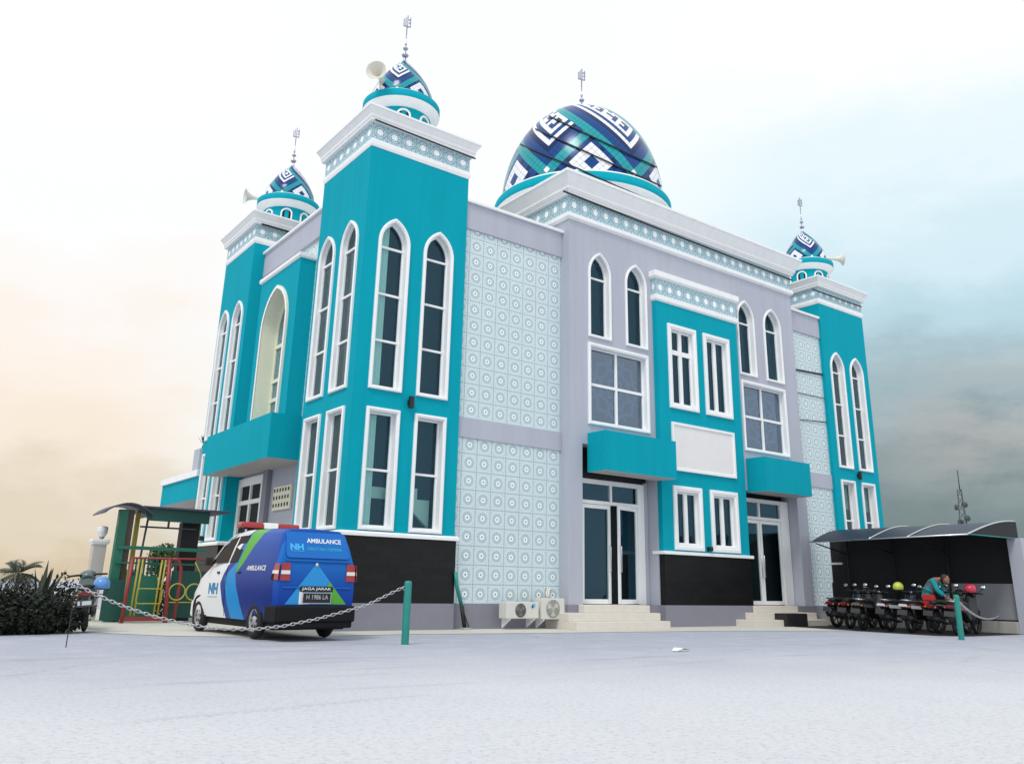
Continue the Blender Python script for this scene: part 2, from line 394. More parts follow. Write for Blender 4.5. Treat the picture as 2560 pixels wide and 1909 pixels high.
def outline(p, d=0):
    if p[0] == 'rect':
        _, a0, a1, b0, b1 = p; return [(a0+d, b0+d), (a1-d, b0+d), (a1-d, b1-d), (a0+d, b1-d)]
    _, a0, a1, b0, sp, ap = p
    hw = (a1-a0)/2; rise = ap-sp; c = (a0+a1)/2
    RR = (rise*rise+hw*hw)/(2*hw); k = 7
    R2 = RR-d; cx0 = a0+RR; cx1 = a1-RR           # centres of the two arcs
    pts = [(a0+d, b0+d), (a1-d, b0+d)]
    amax = math.acos(max(-1, min(1, (c-cx1)/R2)))
    for i in range(k+1):
        t = amax*i/k; pts.append((cx1+R2*math.cos(t), sp+R2*math.sin(t)))
    for i in range(k-1, -1, -1):
        t = amax*i/k; pts.append((cx0-R2*math.cos(t), sp+R2*math.sin(t)))
    return pts
def P3(F, a, b, c=0):
    o, u, v, n = F
    return tuple(o[i]+u[i]*a+v[i]*b+n[i]*c for i in range(3))
def inx(F, b, x0, x1, z0, z1, c0, c1):      # box in a wall frame
    o, u, v, n = map(Vector, F)
    b.obox(o+u*(x0+x1)/2+v*(z0+z1)/2+n*(c0+c1)/2, u*(x1-x0)/2, v*(z1-z0)/2, n*(c1-c0)/2)
def window(F, prof, fw=.085, out=.045, depth=.17, hb=(), vb=(), bw=.05, gl='glass', curtain=None, sash=.035, name='window', frame='white', vbz=None):
    b = MB()
    loops = [(0, 0), (0, out), (.018, out+.012), (fw*.62, out+.012), (fw*.72, out-.012), (fw, out-.012), (fw, -depth+.035), (fw+sash, -depth+.035), (fw+sash, -depth-.01)]
    rows = [[b.pt(P3(F, x, z, c)) for x, z in outline(prof, d)] for d, c in loops]; n = len(rows[0])
    for A, B in zip(rows, rows[1:]):
        for i in range(n): b.face((A[i], A[(i+1)%n], B[(i+1)%n], B[i]))
    a0, a1 = prof[1]+fw, prof[2]-fw; b0 = prof[3]+fw; b1 = (prof[4] if prof[0] == 'rect' else prof[5])-fw
    for z in hb: inx(F, b, a0, a1, z-bw/2, z+bw/2, -depth-.008, -depth+.045)
    for x in vb:
        z0, z1 = vbz or (b0, b1)
        inx(F, b, x-bw/2, x+bw/2, z0, z1, -depth-.006, -depth+.047)
    ob = b.build(name, frame, mosque)
    g = MB(); g.poly([P3(F, x, z, -depth) for x, z in outline(prof, fw+.01)]); g.build('pane', gl, ob)
    if curtain:
        c = MB(); x0, x1, z0, z1 = curtain; N = 14
        pts = [(x0+(x1-x0)*i/N, .012*math.sin(i*2.2)) for i in range(N+1)]
        lo = [c.pt(P3(F, x, z0, -depth-.06+w_)) for x, w_ in pts]; hi = [c.pt(P3(F, x, z1, -depth-.06+w_)) for x, w_ in pts]
        for i in range(N): c.face((lo[i], lo[i+1], hi[i+1], hi[i]), sm=True)
        c.build('curtain', 'curtain', ob)
    return ob
def hole(p, fw=.085): return outline(p, fw*.5)
def rect(a0, a1, b0, b1): return [(a0, b0), (a1, b0), (a1, b1), (a0, b1)]

# finial with balls and a plate emblem
def finial(cx, cy, z0, H, parent, s=1.0):
    b = MB()
    b.lathe([(.075*s, z0), (.03*s, z0+.10*s), (.026*s, z0+.17*s)], cx, cy, 12)
    b.tube([(cx, cy, z0), (cx, cy, z0+H*.74)], .016*s, 8)
    def bead(z, r, h): b.lathe([(.0, z-h), (r*.7, z-h*.7), (r, z), (r*.7, z+h*.6), (0, z+h)], cx, cy, 16)
    bead(z0+.22*s, .10*s, .065*s); bead(z0+.44*s, .075*s, .055*s); bead(z0+.58*s, .035*s, .04*s)
    # emblem: upright strokes on a base bar, with a small leaf on top
    ex, ey = math.cos(R(-15)), math.sin(R(-15)); zb = z0+H*.74; zt = z0+H
    def bar(u0, u1, a, c):
        b.obox((cx+ex*(u0+u1)/2*s, cy+ey*(u0+u1)/2*s, (a+c)/2), (ex*(u1-u0)/2*s, ey*(u1-u0)/2*s, 0), (-ey*.012*s, ex*.012*s, 0), (0, 0, (c-a)/2))
    h = zt-zb
    bar(-.10, .10, zb+h*.05, zb+h*.14); bar(-.105, -.075, zb+h*.1, zb+h*.66); bar(-.055, -.025, zb+h*.1, zb+h*.8)
    bar(-.005, .025, zb+h*.1, zb+h); bar(.045, .10, zb+h*.36, zb+h*.46); bar(.075, .105, zb+h*.1, zb+h*.86); bar(.035, .10, zb+h*.62, zb+h*.72)
    return b.build('finial', 'chrome', parent)

def dome_color(pa, v, per, v0):
    """mosaic design: diamonds under a zigzag teal band, white interlaced strips and key-pattern squares above"""
    P = 12.0; pa = -pa; dc = abs(((pa-6+P/2) % P)-P/2)+abs(v-1.7)
    if dc < .9: return 1
    if dc < 2.8: return 0
    vv = v-v0
    s = vv+pa; k = math.floor((s+4)/P); p = pa-k*P
    s = vv+p; t = vv-p
    d = min(s, t)
    if t < -4: return 1 if (int(math.floor(s))*2+int(math.floor(t))) % 3 else 2
    if d < -2:
        if abs(p)+abs(vv+2.9) < .8: return 0
        return 3
    if d < .5: return 1 if d < -.6 else 2
    if d < 1.9: return 0
    if d < 3: return 1
    i, j = int(s-3), int(t-3)
    if i >= 5: return 1
    q = j % 7
    if i == 1 and q in (1, 2, 4): return 1
    if i == 2 and q in (1, 4, 5, 6): return 1
    if i == 3 and q in (1, 2, 4): return 2
    if i == 4 and q == 6: return 1
    return 0
def mosaic_dome(name, cx, cy, prof, periods, vmax, parent, rot):
    # prof: (r, z) from base to tip, resampled by arc length
    L = [0]
    for (r, z), (r2, z2) in zip(prof, prof[1:]): L.append(L[-1]+math.hypot(r2-r, z2-z))
    def at(v):
        q = max(0, min(1, v/vmax))*L[-1]
        for i in range(len(L)-1):
            if q <= L[i+1]:
                k = (q-L[i])/(L[i+1]-L[i]); return prof[i][0]+(prof[i+1][0]-prof[i][0])*k, prof[i][1]+(prof[i+1][1]-prof[i][1])*k
        return prof[-1]
    P = 12; N = periods*P; b = MB(); ids = {}
    def vert(p2, v2):
        key = (p2 % (2*N), max(0, min(v2, vmax*2)))
        if key not in ids:
            r, z = at(key[1]/2); th = rot-2*math.pi*key[0]/2/N
            ids[key] = b.pt((cx+r*math.cos(th), cy+r*math.sin(th), z))
        return ids[key]
    for v2 in range(0, vmax*2+1):
        for p2 in range(v2 % 2, 2*N, 2):
            c = dome_color(p2/2, v2/2, periods, 3.7)
            q = [vert(p2-1, v2), vert(p2, v2-1), vert(p2+1, v2), vert(p2, v2+1)]
            if len(set(q)) == 4: b.face(q, c, True, [(0,0),(1,0),(1,1),(0,1)])
            else:
                qq = list(dict.fromkeys(q))
                if len(qq) == 3: b.face(qq, c, True, [(0,0),(1,0),(1,1)])
    return b.build(name, ['d_white', 'd_blue', 'd_navy', 'd_teal'], parent)

def turret(cx, cy):
    z = 11.97
    t = MB(); t.lathe([(.80, z-.05), (.80, z+1.0)], cx, cy, 40)
    dr = t.build('turret', 'teal', mosque)
    for k in range(8):                                   # small round-headed openings
        a = 2*math.pi*k/8+R(22); e = Vector((math.cos(a), math.sin(a), 0)); u = Vector((-e.y, e.x, 0)); c = Vector((cx, cy, z+.55))+e*.785
        def hood(rad, h): return [c+u*x+Vector((0,0,zz)) for x, zz in [(-rad, -h), (rad, -h)]+[(rad*math.cos(q), rad*math.sin(q)) for q in [math.pi*i/8 for i in range(9)]]]
        o = hood(.185, .42); i2 = hood(.140, .38); m = MB(); off = e*.05; n = len(o)
        A = [m.pt(p_) for p_ in o]; B = [m.pt(p_+off) for p_ in o]; C = [m.pt(p_+off) for p_ in i2]; E = [m.pt(p_+e*.012) for p_ in i2]
        for q in range(n):
            w_ = (q+1) % n
            m.face((A[q], A[w_], B[w_], B[q]), 0); m.face((B[q], B[w_], C[w_], C[q]), 0); m.face((C[q], C[w_], E[w_], E[q]), 0)
        m.face(E, 1)
        m.build('opening', ['white', 'glass_w' if False else 'core'], dr)
    fl = MB()
    fl.lathe([(.79, z+.80), (.86, z+.83), (.98, z+.92), (1.03, z+.98), (1.03, z+1.19), (.985, z+1.19), (.985, z+1.225), (.80, z+1.225)], cx, cy, 48, mis=[1, 1, 1, 0, 1, 1, 1])
    fl.build('flange', ['teal', 'white'], dr)
    dm = mosaic_dome('turret_dome', cx, cy, [(.83, z+1.2), (.845, z+1.34), (.80, z+1.58), (.69, z+1.84), (.54, z+2.10), (.37, z+2.34), (.22, z+2.52), (.10, z+2.64), (.03, z+2.70)], 4, 16, mosque, R(-38))
    finial(cx, cy, z+2.66, 1.52, dm, 1.0)

def frieze(b, x0, x1, y0, y1, z0, z1, p):
    x0 -= p; x1 += p; y0 -= p; y1 += p
    for A, B in (((x0, y0), (x1, y0)), ((x0, y1), (x0, y0)), ((x1, y0), (x1, y1)), ((x1, y1), (x0, y1))):
        L = math.hypot(B[0]-A[0], B[1]-A[1]); n = max(1, round(L/.4)); k = n*.4
        b.poly([(*A, z0), (*B, z0), (*B, z1), (*A, z1)], uv=[(0,0),(k,0),(k,1),(0,1)])
def crown(x0, x1, y0, y1):
    t = MB(); t.taper(x0, x1, y0, y1, 10.99, .012, 11.06, .035); t.taper(x0, x1, y0, y1, 11.06, .035, 11.15, .035); t.taper(x0, x1, y0, y1, 11.15, .035, 11.19, .01)
    t.build('trim_band', 'white', mosque, .006)
    b = MB(); frieze(b, x0, x1, y0, y1, 11.18, 11.63, .006); b.build('star_frieze', 'frieze', mosque)
    c = MB(); c.taper(x0, x1, y0, y1, 11.62, .10, 11.66, .11); c.taper(x0, x1, y0, y1, 11.66, .09, 11.71, .12); c.taper(x0, x1, y0, y1, 11.71, .125, 11.78, .13)
    c.taper(x0, x1, y0, y1, 11.78, .13, 11.93, .215); c.taper(x0, x1, y0, y1, 11.93, .23, 11.99, .23)
    c.build('cornice', 'white', mosque, .006)

UPZ = (5.09, 8.64, 9.28); LOZ = (2.03, 4.68)
FW = ((.357, 1.198), (1.581, 2.431)); LW = ((.292, 1.188), (1.543, 2.447))
def tower(x0, y0, front, west):
    x1, y1 = x0+W, y0+D
    fh = []; wh = []
    if front:
        for a, b_ in FW: fh += [('arch', x0+a, x0+b_, *UPZ), ('rect', x0+a, x0+b_, *LOZ)]
    if west:
        for a, b_ in LW: wh += [('arch', y0+a, y0+b_, *UPZ), ('rect', y0+a, y0+b_, *LOZ)]
    b = MB()
    b.sheet((0, y0, 0), (1,0,0), (0,0,1), rect(x0, x1, 0, 11.0), [hole(h) for h in fh])
    b.sheet((x0, 0, 0), (0,1,0), (0,0,1), rect(y0, y1, 0, 11.0), [hole(h) for h in wh])
    b.poly([(x1,y0,0),(x1,y1,0),(x1,y1,11.0),(x1,y0,11.0)]); b.poly([(x0,y1,0),(x1,y1,0),(x1,y1,11.0),(x0,y1,11.0)])
    b.build('corner_tower', 'teal', mosque)
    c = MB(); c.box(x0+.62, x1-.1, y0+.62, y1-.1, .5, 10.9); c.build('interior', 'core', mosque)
    for h in fh+wh:
        F = FRONT(y0) if h in fh else WEST(x0)
        cur = None
        if h in fh and x0 == 0 and h[1] < 1: cur = (h[1]+.08, h[1]+.40, h[3]+.08, h[4]-.02 if h[0] == 'rect' else 9.2)
        if h in fh and x0 > 1 and h[0] == 'rect': cur = (h[1]+.08, h[2]-.08, 3.72, 4.6)
        gl = 'glass' if h in fh and x0 == 0 else 'glass_w'
        dp, sa = (.17, .035) if h in fh else (.10, .02)
        if h[0] == 'arch': window(F, h, hb=(8.55, 7.39, 6.27), curtain=cur, gl=gl, depth=dp, sash=sa)
        else: window(F, h, hb=(3.33,), curtain=cur, gl=gl, depth=dp+.02, sash=sa)
    s = MB(); s.taper(x0, x1, y0, y1, .55, .03, 1.9, .03); s.build('stone_wainscot', 'stone', mosque)
    t = MB(); t.taper(x0, x1, y0, y1, 1.9, .085, 1.965, .085); t.taper(x0, x1, y0, y1, 1.965, .085, 2.0, .055); t.build('wainscot_cap', 'white', mosque, .006)
    q = MB(); q.taper(x0, x1, y0, y1, 0, .035, .55, .035); q.build('plinth', 'plinth', mosque)
    crown(x0, x1, y0, y1); turret((x0+x1)/2+.02, (y0+y1)/2)
tower(0, 0, True, True); tower(0, T2Y, False, True); tower(T3X, 0, True, False)
# stair seen through the lower windows of the near tower
s = MB(); s.prism([(.5, .42, 2.75), (.5, .42, 3.0), (1.62, .42, 3.0), (2.4, .42, 2.05), (2.4, .42, 2.55), (1.95, .42, 2.95), (1.95, .42, 3.12), (.5, .42, 3.12)][:3]+[(1.25, .42, 3.0), (1.25, .42, 2.75)], (0, .1, 0))
s.prism([(1.60, .44, 3.02), (1.60, .44, 2.78), (2.35, .44, 2.18), (2.35, .44, 2.80), (2.02, .44, 2.80), (2.02, .44, 3.05)], (0, .1, 0))
s.build('staircase', 'inner_white', mosque)

# side wings with patterned tiles
def wing(x0, x1):
    for z0, z1 in ((.55, 4.31), (4.79, 9.70)):
        b = MB(); b.poly([(x0, YT, z0), (x1, YT, z0), (x1, YT, z1), (x0, YT, z1)]); b.build('tile_panel', 'tile', mosque)
    b = MB(); b.box(x0, x1, YT-.035, YT+.3, 4.31, 4.79); b.build('floor_band', 'grey', mosque, .008)
    b = MB(); b.box(x0, x1, YT-.05, YT+.3, 9.67, 10.38); b.build('parapet', 'grey', mosque, .008)
    b = MB(); b.box(x0, x1+(.05 if x0 < 5 else -.01), YT-.12, YT+.35, 10.385, 10.47); b.build('parapet_cap', 'white', mosque, .012)
    b = MB(); b.box(x0, x1, YT-.02, YT+.3, 0, .55); b.build('plinth', 'plinth', mosque)
wing(W+.002, XM0-.002); wing(XM1+.002, T3X-.002)
b = MB(); b.box(W, T3X, YT+.36, 10.2, 10.0, 10.1); b.build('roof', 'roofgrey', mosque)

# main hall block
ARW = [(6.729, 7.573), (8.136, 8.997), (13.085, 13.952), (14.446, 15.369)]
arw = [('arch', a, b_, 7.48, 9.36, 10.01) for a, b_ in ARW]
sqw = [('rect', 6.70, 8.99, 5.07, 7.31), ('rect', 13.10, 15.36, 5.07, 7.30)]
DOOR_L = (6.50, XB0-.004, .545, 4.53); DOOR_R = (XB1+.004, 15.58, .545, 3.86)
b = MB()
b.sheet((0, YM, 0), (1,0,0), (0,0,1), rect(XM0, XB0-.001, 0, 10.8), [hole(h) for h in arw[:2]+sqw[:1]]+[rect(6.50, 9.20, .545, 4.53)])
b.sheet((0, YM, 0), (1,0,0), (0,0,1), rect(XB0, XB1, 9.05, 10.8), [])
b.sheet((0, YM, 0), (1,0,0), (0,0,1), rect(XB1+.001, XM1, 0, 10.8), [hole(h) for h in arw[2:]+sqw[1:]]+[rect(12.89, 15.58, .545, 3.86)])
for x in (XM0, XM1): b.poly([(x, YM, 0), (x, 10.1, 0), (x, 10.1, 10.8), (x, YM, 10.8)])
b.poly([(XM0, 10.1, 0), (XM1, 10.1, 0), (XM1, 10.1, 10.8), (XM0, 10.1, 10.8)])
for x0, x1, z1 in ((6.50, 9.20, 4.53), (12.89, 15.58, 3.86)):       # door recess reveals
    b.poly([(x0, YM, .545), (x0, .3, .545), (x0, .3, z1), (x0, YM, z1)]); b.poly([(x1, YM, .545), (x1, .3, .545), (x1, .3, z1), (x1, YM, z1)])
    b.poly([(x0, YM, z1), (x1, YM, z1), (x1, .3, z1), (x0, .3, z1)])
b.build('main_hall', 'grey', mosque)
b = MB(); b.box(XM0-.02, XM1+.02, YM-.02, YM+.1, 0, .545); b.build('plinth', 'plinth', mosque)
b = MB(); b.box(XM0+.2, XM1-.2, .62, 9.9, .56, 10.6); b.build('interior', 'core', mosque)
FM = FRONT(YM)
for h in arw: window(FM, h, fw=.075, hb=(9.26,), depth=.17)
def star_film(x0, x1, z0, z1, parent):
    b = MB(); c = ((x0+x1)/2, (z0+z1)/2); y = YM+.165; rr = min(x1-x0, z1-z0)*.43
    def ringed(ro, ri, n, ph, star):
        def pts(r): return [(c[0]+r*(1 if i % 2 == 0 else star)*math.sin(ph+2*math.pi*i/n), c[1]+r*(1 if i % 2 == 0 else star)*math.cos(ph+2*math.pi*i/n)) for i in range(n)]
        A = [b.pt((p_[0], y, p_[1])) for p_ in pts(ro)]; B = [b.pt((p_[0], y, p_[1])) for p_ in pts(ri)]
        for i in range(n): b.face((A[i], A[(i+1)%n], B[(i+1)%n], B[i]))
    ringed(rr, rr*.86, 16, 0, .80); y -= .002; ringed(rr*.72, rr*.60, 16, math.pi/8, .74); y -= .002; ringed(rr*.42, rr*.30, 16, 0, .7); y -= .002
    for k in range(8):
        a = 2*math.pi*k/8+math.pi/8; d = Vector((math.sin(a), 0, math.cos(a))); q = Vector((d.z, 0, -d.x))
        c3 = Vector((c[0], y, c[1])); b.poly([c3+d*rr*.42+q*.03, c3+d*rr*.42-q*.03, c3+d*rr*.95-q*.03, c3+d*rr*.95+q*.03])
    b.build('star_film', 'film', parent)
for h in sqw:
    cx = (h[1]+h[2])/2; cz = (h[3]+h[4])/2
    wd = window(FM, h, fw=.10, hb=(cz,), vb=(cx,), bw=.075, gl='glass_blue', depth=.15); star_film(h[1], h[2], h[3], h[4], wd)
b = MB(); b.taper(XM0, XM1, YM, 10.1, 10.76, .02, 10.82, .085); b.taper(XM0, XM1, YM, 10.1, 10.82, .085, 10.93, .085); b.taper(XM0, XM1, YM, 10.1, 10.93, .085, 10.97, .02); b.build('trim_band', 'white', mosque, .008)
b = MB(); frieze(b, XM0, XM1, YM, 10.1, 10.96, 11.50, .01); b.build('star_frieze', 'frieze', mosque)
b = MB(); b.taper(XM0, XM1, YM, 10.1, 11.48, .10, 11.54, .12); b.taper(XM0, XM1, YM, 10.1, 11.54, .13, 11.60, .16); b.taper(XM0, XM1, YM, 10.1, 11.60, .17, 11.68, .18)
b.taper(XM0, XM1, YM, 10.1, 11.68, .18, 12.0, .34); b.taper(XM0, XM1, YM, 10.1, 12.0, .36, 12.09, .36); b.build('cornice', 'white', mosque, .008)

# central bay
bw = [('rect', 9.665, 10.89, 5.90, 8.42), ('rect', 11.21, 12.42, 5.90, 8.42), ('rect', 9.665, 10.85, 1.98, 3.71), ('rect', 11.20, 12.41, 1.98, 3.71)]
b = MB()
b.sheet((0, YB, 0), (1,0,0), (0,0,1), rect(XB0, XB1, 1.9, 9.06), [hole(h) for h in bw])
for x in (XB0, XB1): b.poly([(x, YB, 1.9), (x, .31, 1.9), (x, .31, 9.06), (x, YB, 9.06)])
b.build('central_bay', 'teal', mosque)
FB = FRONT(YB)
for i, h in enumerate(bw):
    cx = (h[1]+h[2])/2
    window(FB, h, fw=.15, vb=(cx,), bw=.14, hb=(7.60,) if i == 0 else (), depth=.12, sash=.05)
b = MB(); b.taper(XB0, XB1, YB, YM, 9.03, .01, 9.08, .05); b.taper(XB0, XB1, YB, YM, 9.08, .05, 9.22, .05); b.taper(XB0, XB1, YB, YM, 9.72, .05, 9.78, .10); b.taper(XB0, XB1, YB, YM, 9.78, .10, 9.95, .10)
b.build('trim_band', 'white', mosque, .008)
b = MB(); frieze(b, XB0, XB1, YB, YM, 9.2, 9.74, .012); b.build('star_frieze', 'frieze', mosque)
b = MB(); h = ('rect', 9.694, 12.401, 4.127, 5.492); rows = [[b.pt(P3(FB, x, z, c)) for x, z in outline(h, d)] for d, c in ((0, .003), (0, .06), (.075, .06), (.085, .03))]
for A, B in zip(rows, rows[1:]):
    for i in range(4): b.face((A[i], A[(i+1)%4], B[(i+1)%4], B[i]))
sg = b.build('sign_frame', 'white', mosque, .006)
b = MB(); b.poly([P3(FB, x, z, .03) for x, z in outline(h, .08)]); b.build('blank_panel', 'stucco', sg)
b = MB(); b.box(XB0, XB1, YB-.03, .31, .55, 1.85); b.build('stone_wainscot', 'stone', mosque)
b = MB(); b.box(XB0-.06, XB1+.08, YB-.09, .0, 1.85, 1.935); b.build('wainscot_cap', 'white', mosque, .008)
b = MB(); b.box(XB0-.03, XB1+.03, YB-.04, .0, 0, .55); b.build('plinth', 'plinth', mosque)

# entrance canopies
def canopy(x0, x1, y0, y1, z0, z1):
    b = MB(); b.box(x0, x1, y0, y1, z0, z1, 0, 'd'); b.poly([(x0,y0,z0),(x1,y0,z0),(x1,y1,z0),(x0,y1,z0)], 1)
    return b.build('canopy', ['teal', 'soffit'], mosque)
canopy(6.68, 9.30, -.88, YB-.004, 3.80, 4.82); canopy(6.68, XB0-.004, YB-.004, YM+.01, 3.803, 4.817)
canopy(13.14, 15.42, -.88, YM+.01, 3.80, 4.82)

# front doors
def doors(x0, x1, xm, opened, xr):
    Fd = FRONT(.2); b = MB(); z0, zt, ztr = .545, 3.70, 3.06
    inx(Fd, b, x0, x0+.07, z0, zt, -.05, .05); inx(Fd, b, xr, x1, z0, zt, -.05, .05); inx(Fd, b, x0+.07, xr, zt-.12, zt, -.048, .05)
    inx(Fd, b, x0+.07, xr, ztr, ztr+.09, -.047, .047); inx(Fd, b, xm-.035, xm+.035, ztr+.09, zt-.12, -.046, .046)
    d = b.build('entrance', 'white', mosque, .006)
    p = MB(); p.poly([P3(Fd, x, z) for x, z in rect(x0+.06, xr+.01, ztr+.08, zt-.1)]); p.build('transom_pane', 'glass', d)
    def leaf(hx, wx, ang):         # hinged at hx, width wx (signed)
        ca, sa = math.cos(ang), math.sin(ang); L = abs(wx); sg = 1 if wx > 0 else -1
        F2 = ((hx, .2, 0), (sg*ca, -sa, 0), (0, 0, 1), (-sa*sg if sg < 0 else -sa, -ca, 0))
        u = Vector(F2[1]); n = u.cross(Vector((0,0,1))); F2 = (F2[0], tuple(u), (0,0,1), tuple(n if n.y < 0 else -n))
        m = MB(); t = .02
        inx(F2, m, .01, .10, z0+.02, ztr-.01, -t, t); inx(F2, m, L-.10, L-.005, z0+.02, ztr-.01, -t, t)
        inx(F2, m, .10, L-.10, z0+.02, z0+.13, -t, t); inx(F2, m, .10, L-.10, ztr-.11, ztr-.01, -t, t)
        lf = m.build('door_leaf', 'white', mosque, .004)
        g_ = MB(); g_.poly([P3(F2, a, c) for a, c in rect(.09, L-.09, z0+.12, ztr-.1)]); g_.build('pane', 'glass', lf)
        h = MB(); h.tube([P3(F2, L-.055, 1.35, .03), P3(F2, L-.055, 1.35, .075), P3(F2, L-.055, 2.0, .075), P3(F2, L-.055, 2.0, .03)], .014, 8); h.build('handle', 'steel', lf)
    leaf(x0+.07, xm-x0-.075, 0)
    leaf(xr, -(xr-xm-.005), R(14) if opened else 0)
doors(6.72, 9.06, 7.83, True, 8.82); doors(12.95, 15.56, 14.10, False, 15.14)
b = MB(); b.box(6.505, 9.195, .21, .29, 3.70, 4.52); b.build('door_head', 'blackm', mosque)
b = MB(); b.box(9.06, 9.19, .14, .26, .55, 3.75); b.build('pilaster', 'grey', mosque)
# steps
def steps(rows):
    for i, (x0, x1, y0, z0, z1) in enumerate(rows):
        b = MB(); b.box(x0, x1, y0, .6, z0, z1); b.build('step', 'steps', mosque, .012)
steps([(5.57, 8.68, -1.05, 0, .182), (5.58, 8.64, -.75, .182, .364), (6.34, 8.57, -.45, .364, .546)])
steps([(12.02, 15.42, -1.05, 0, .182), (12.44, 15.34, -.75, .182, .364), (12.80, 14.85, -.45, .364, .546)])

# main dome
CX, CY, CZ = 11.06, 4.95, 14.36
b = MB(); b.lathe([(2.85, 12.0), (2.85, 13.8)], CX, CY, 64); drum = b.build('dome_drum', 'teal', mosque)
b = MB(); b.lathe([(2.84, 13.72), (2.95, 13.74), (3.20, 13.90), (3.27, 13.97), (3.27, 14.30), (3.21, 14.30), (3.21, 14.38), (2.9, 14.38)], CX, CY, 96, mis=[1, 1, 1, 0, 1, 1, 1]); b.build('flange', ['teal', 'white'], drum)
prof = [(3.02*math.cos(t), CZ+4.12*math.sin(t)) for t in [math.pi/2*i/40 for i in range(41)]]; prof[-1] = (.04, CZ+4.12)
dome = mosaic_dome('main_dome', CX, CY, prof, 6, 20, mosque, R(-49+14))
finial(CX, CY, 18.42, 2.05, dome, 1.45)

# west side: recessed wall, arched bay, canopy and entrance
XW = .45
b = MB(); b.poly([(XW, D, 0), (XW, T2Y, 0), (XW, T2Y, 10.2), (XW, D, 10.2)]); b.build('west_wall', 'grey', mosque)
b = MB(); b.poly([(XW-.004, D, 5), (XW-.004, T2Y, 5), (XW-.004, T2Y, 9.95), (XW-.004, D, 9.95)]); b.build('tile_panel', 'tile', mosque)
b = MB(); b.box(.36, XW+.3, D+.001, T2Y-.001, 9.92, 10.66); b.build('parapet', 'grey', mosque, .008)
b = MB(); b.box(.29, XW+.35, D+.001, T2Y+.55, 10.665, 10.75); b.build('parapet_cap', 'white', mosque, .012)
BY0, BY1 = 3.80, 6.63
arch = ('arch', 4.27, 6.16, 4.5, 7.70, 8.88)
b = MB(); b.sheet((0, 0, 0), (0,1,0), (0,0,1), rect(BY0, BY1, 4.4, 9.30), [hole(arch)])
b.poly([(0, BY0, 4.4), (XW, BY0, 4.4), (XW, BY0, 9.3), (0, BY0, 9.3)]); b.poly([(0, BY1, 4.4), (XW, BY1, 4.4), (XW, BY1, 9.3), (0, BY1, 9.3)])
b.build('arched_bay', 'teal', mosque)
b = MB(); b.taper(0, XW, BY0, BY1, 9.29, .02, 9.33, .06); b.taper(0, XW, BY0, BY1, 9.33, .06, 9.43, .06); b.build('bay_cap', 'white', mosque, .008)
wa = window(WEST(0), arch, fw=.10, depth=.43, hb=(7.3, 6.3, 5.75, 5.2), vb=(5.0,), bw=.10, frame='cream', gl='glass_w', sash=.06)
rows = MB(); L = [[rows.pt((-.062, a, c)) for a, c in outline(arch, d)] for d in (.0, .10)]
n = len(L[0])
for i in range(n): rows.face((L[0][i], L[0][(i+1)%n], L[1][(i+1)%n], L[1][i]))
rows.build('arch_moulding', 'white', wa)
canopy(-.57, XW, 3.2, 8.1, 3.80, 4.90)
fd = WEST(XW-.01)
b = MB()
for y0, y1, z0, z1 in ((5.80, 5.95, 0, 3.72), (7.5, 7.70, 0, 3.72), (5.95, 7.5, 3.50, 3.72), (5.95, 7.5, 2.98, 3.10), (6.68, 6.78, .1, 2.98), (6.69, 6.77, 3.10, 3.50)): inx(fd, b, y0, y1, z0, z1, 0, .08)
wd = b.build('side_entrance', 'white', mosque, .006)
b = MB(); b.poly([P3(fd, a, c, .02) for a, c in rect(5.9, 7.55, .1, 3.6)]); b.build('pane', 'core', wd)
b = MB(); inx(fd, b, 5.42, 5.74, 0, 3.95, 0, .12); b.build('pilaster', 'plinth', mosque)
b = MB(); inx(fd, b, 3.9, 5.05, 2.70, 3.30, .0, .05); bb = b.build('breeze_block', 'cream', mosque)
for i in range(6):
    for j in range(3):
        y, z = 4.0+i*.185, 2.78+j*.19; b = MB(); b.poly([P3(fd, a, c, .053) for a, c in ((y, z), (y+.09, z), (y+.09, z+.09), (y, z+.09))]); b.build('vent_hole', 'core', bb)
# flat roofed extension behind the far tower
ey0 = T2Y+D+.05
b = MB(); b.box(0, 3.2, ey0, 14.4, 3.36, 4.05, 0, 'd'); b.poly([(0, ey0, 3.36), (3.2, ey0, 3.36), (3.2, 14.4, 3.36), (0, 14.4, 3.36)], 1); b.build('extension_canopy', ['teal', 'soffit'], mosque)
b = MB(); b.box(-.07, 3.25, ey0, 14.5, 4.05, 4.25); b.build('roof_edge', 'white', mosque, .01)
b = MB(); b.box(1.0, 3.2, ey0, 14.2, 0, 3.36); b.build('extension_wall', 'grey', mosque)
b = MB(); b.box(.4, 2.2, 12.0, 12.62, 4.25, 5.15); b.build('roof_room', 'grey', mosque, .01)

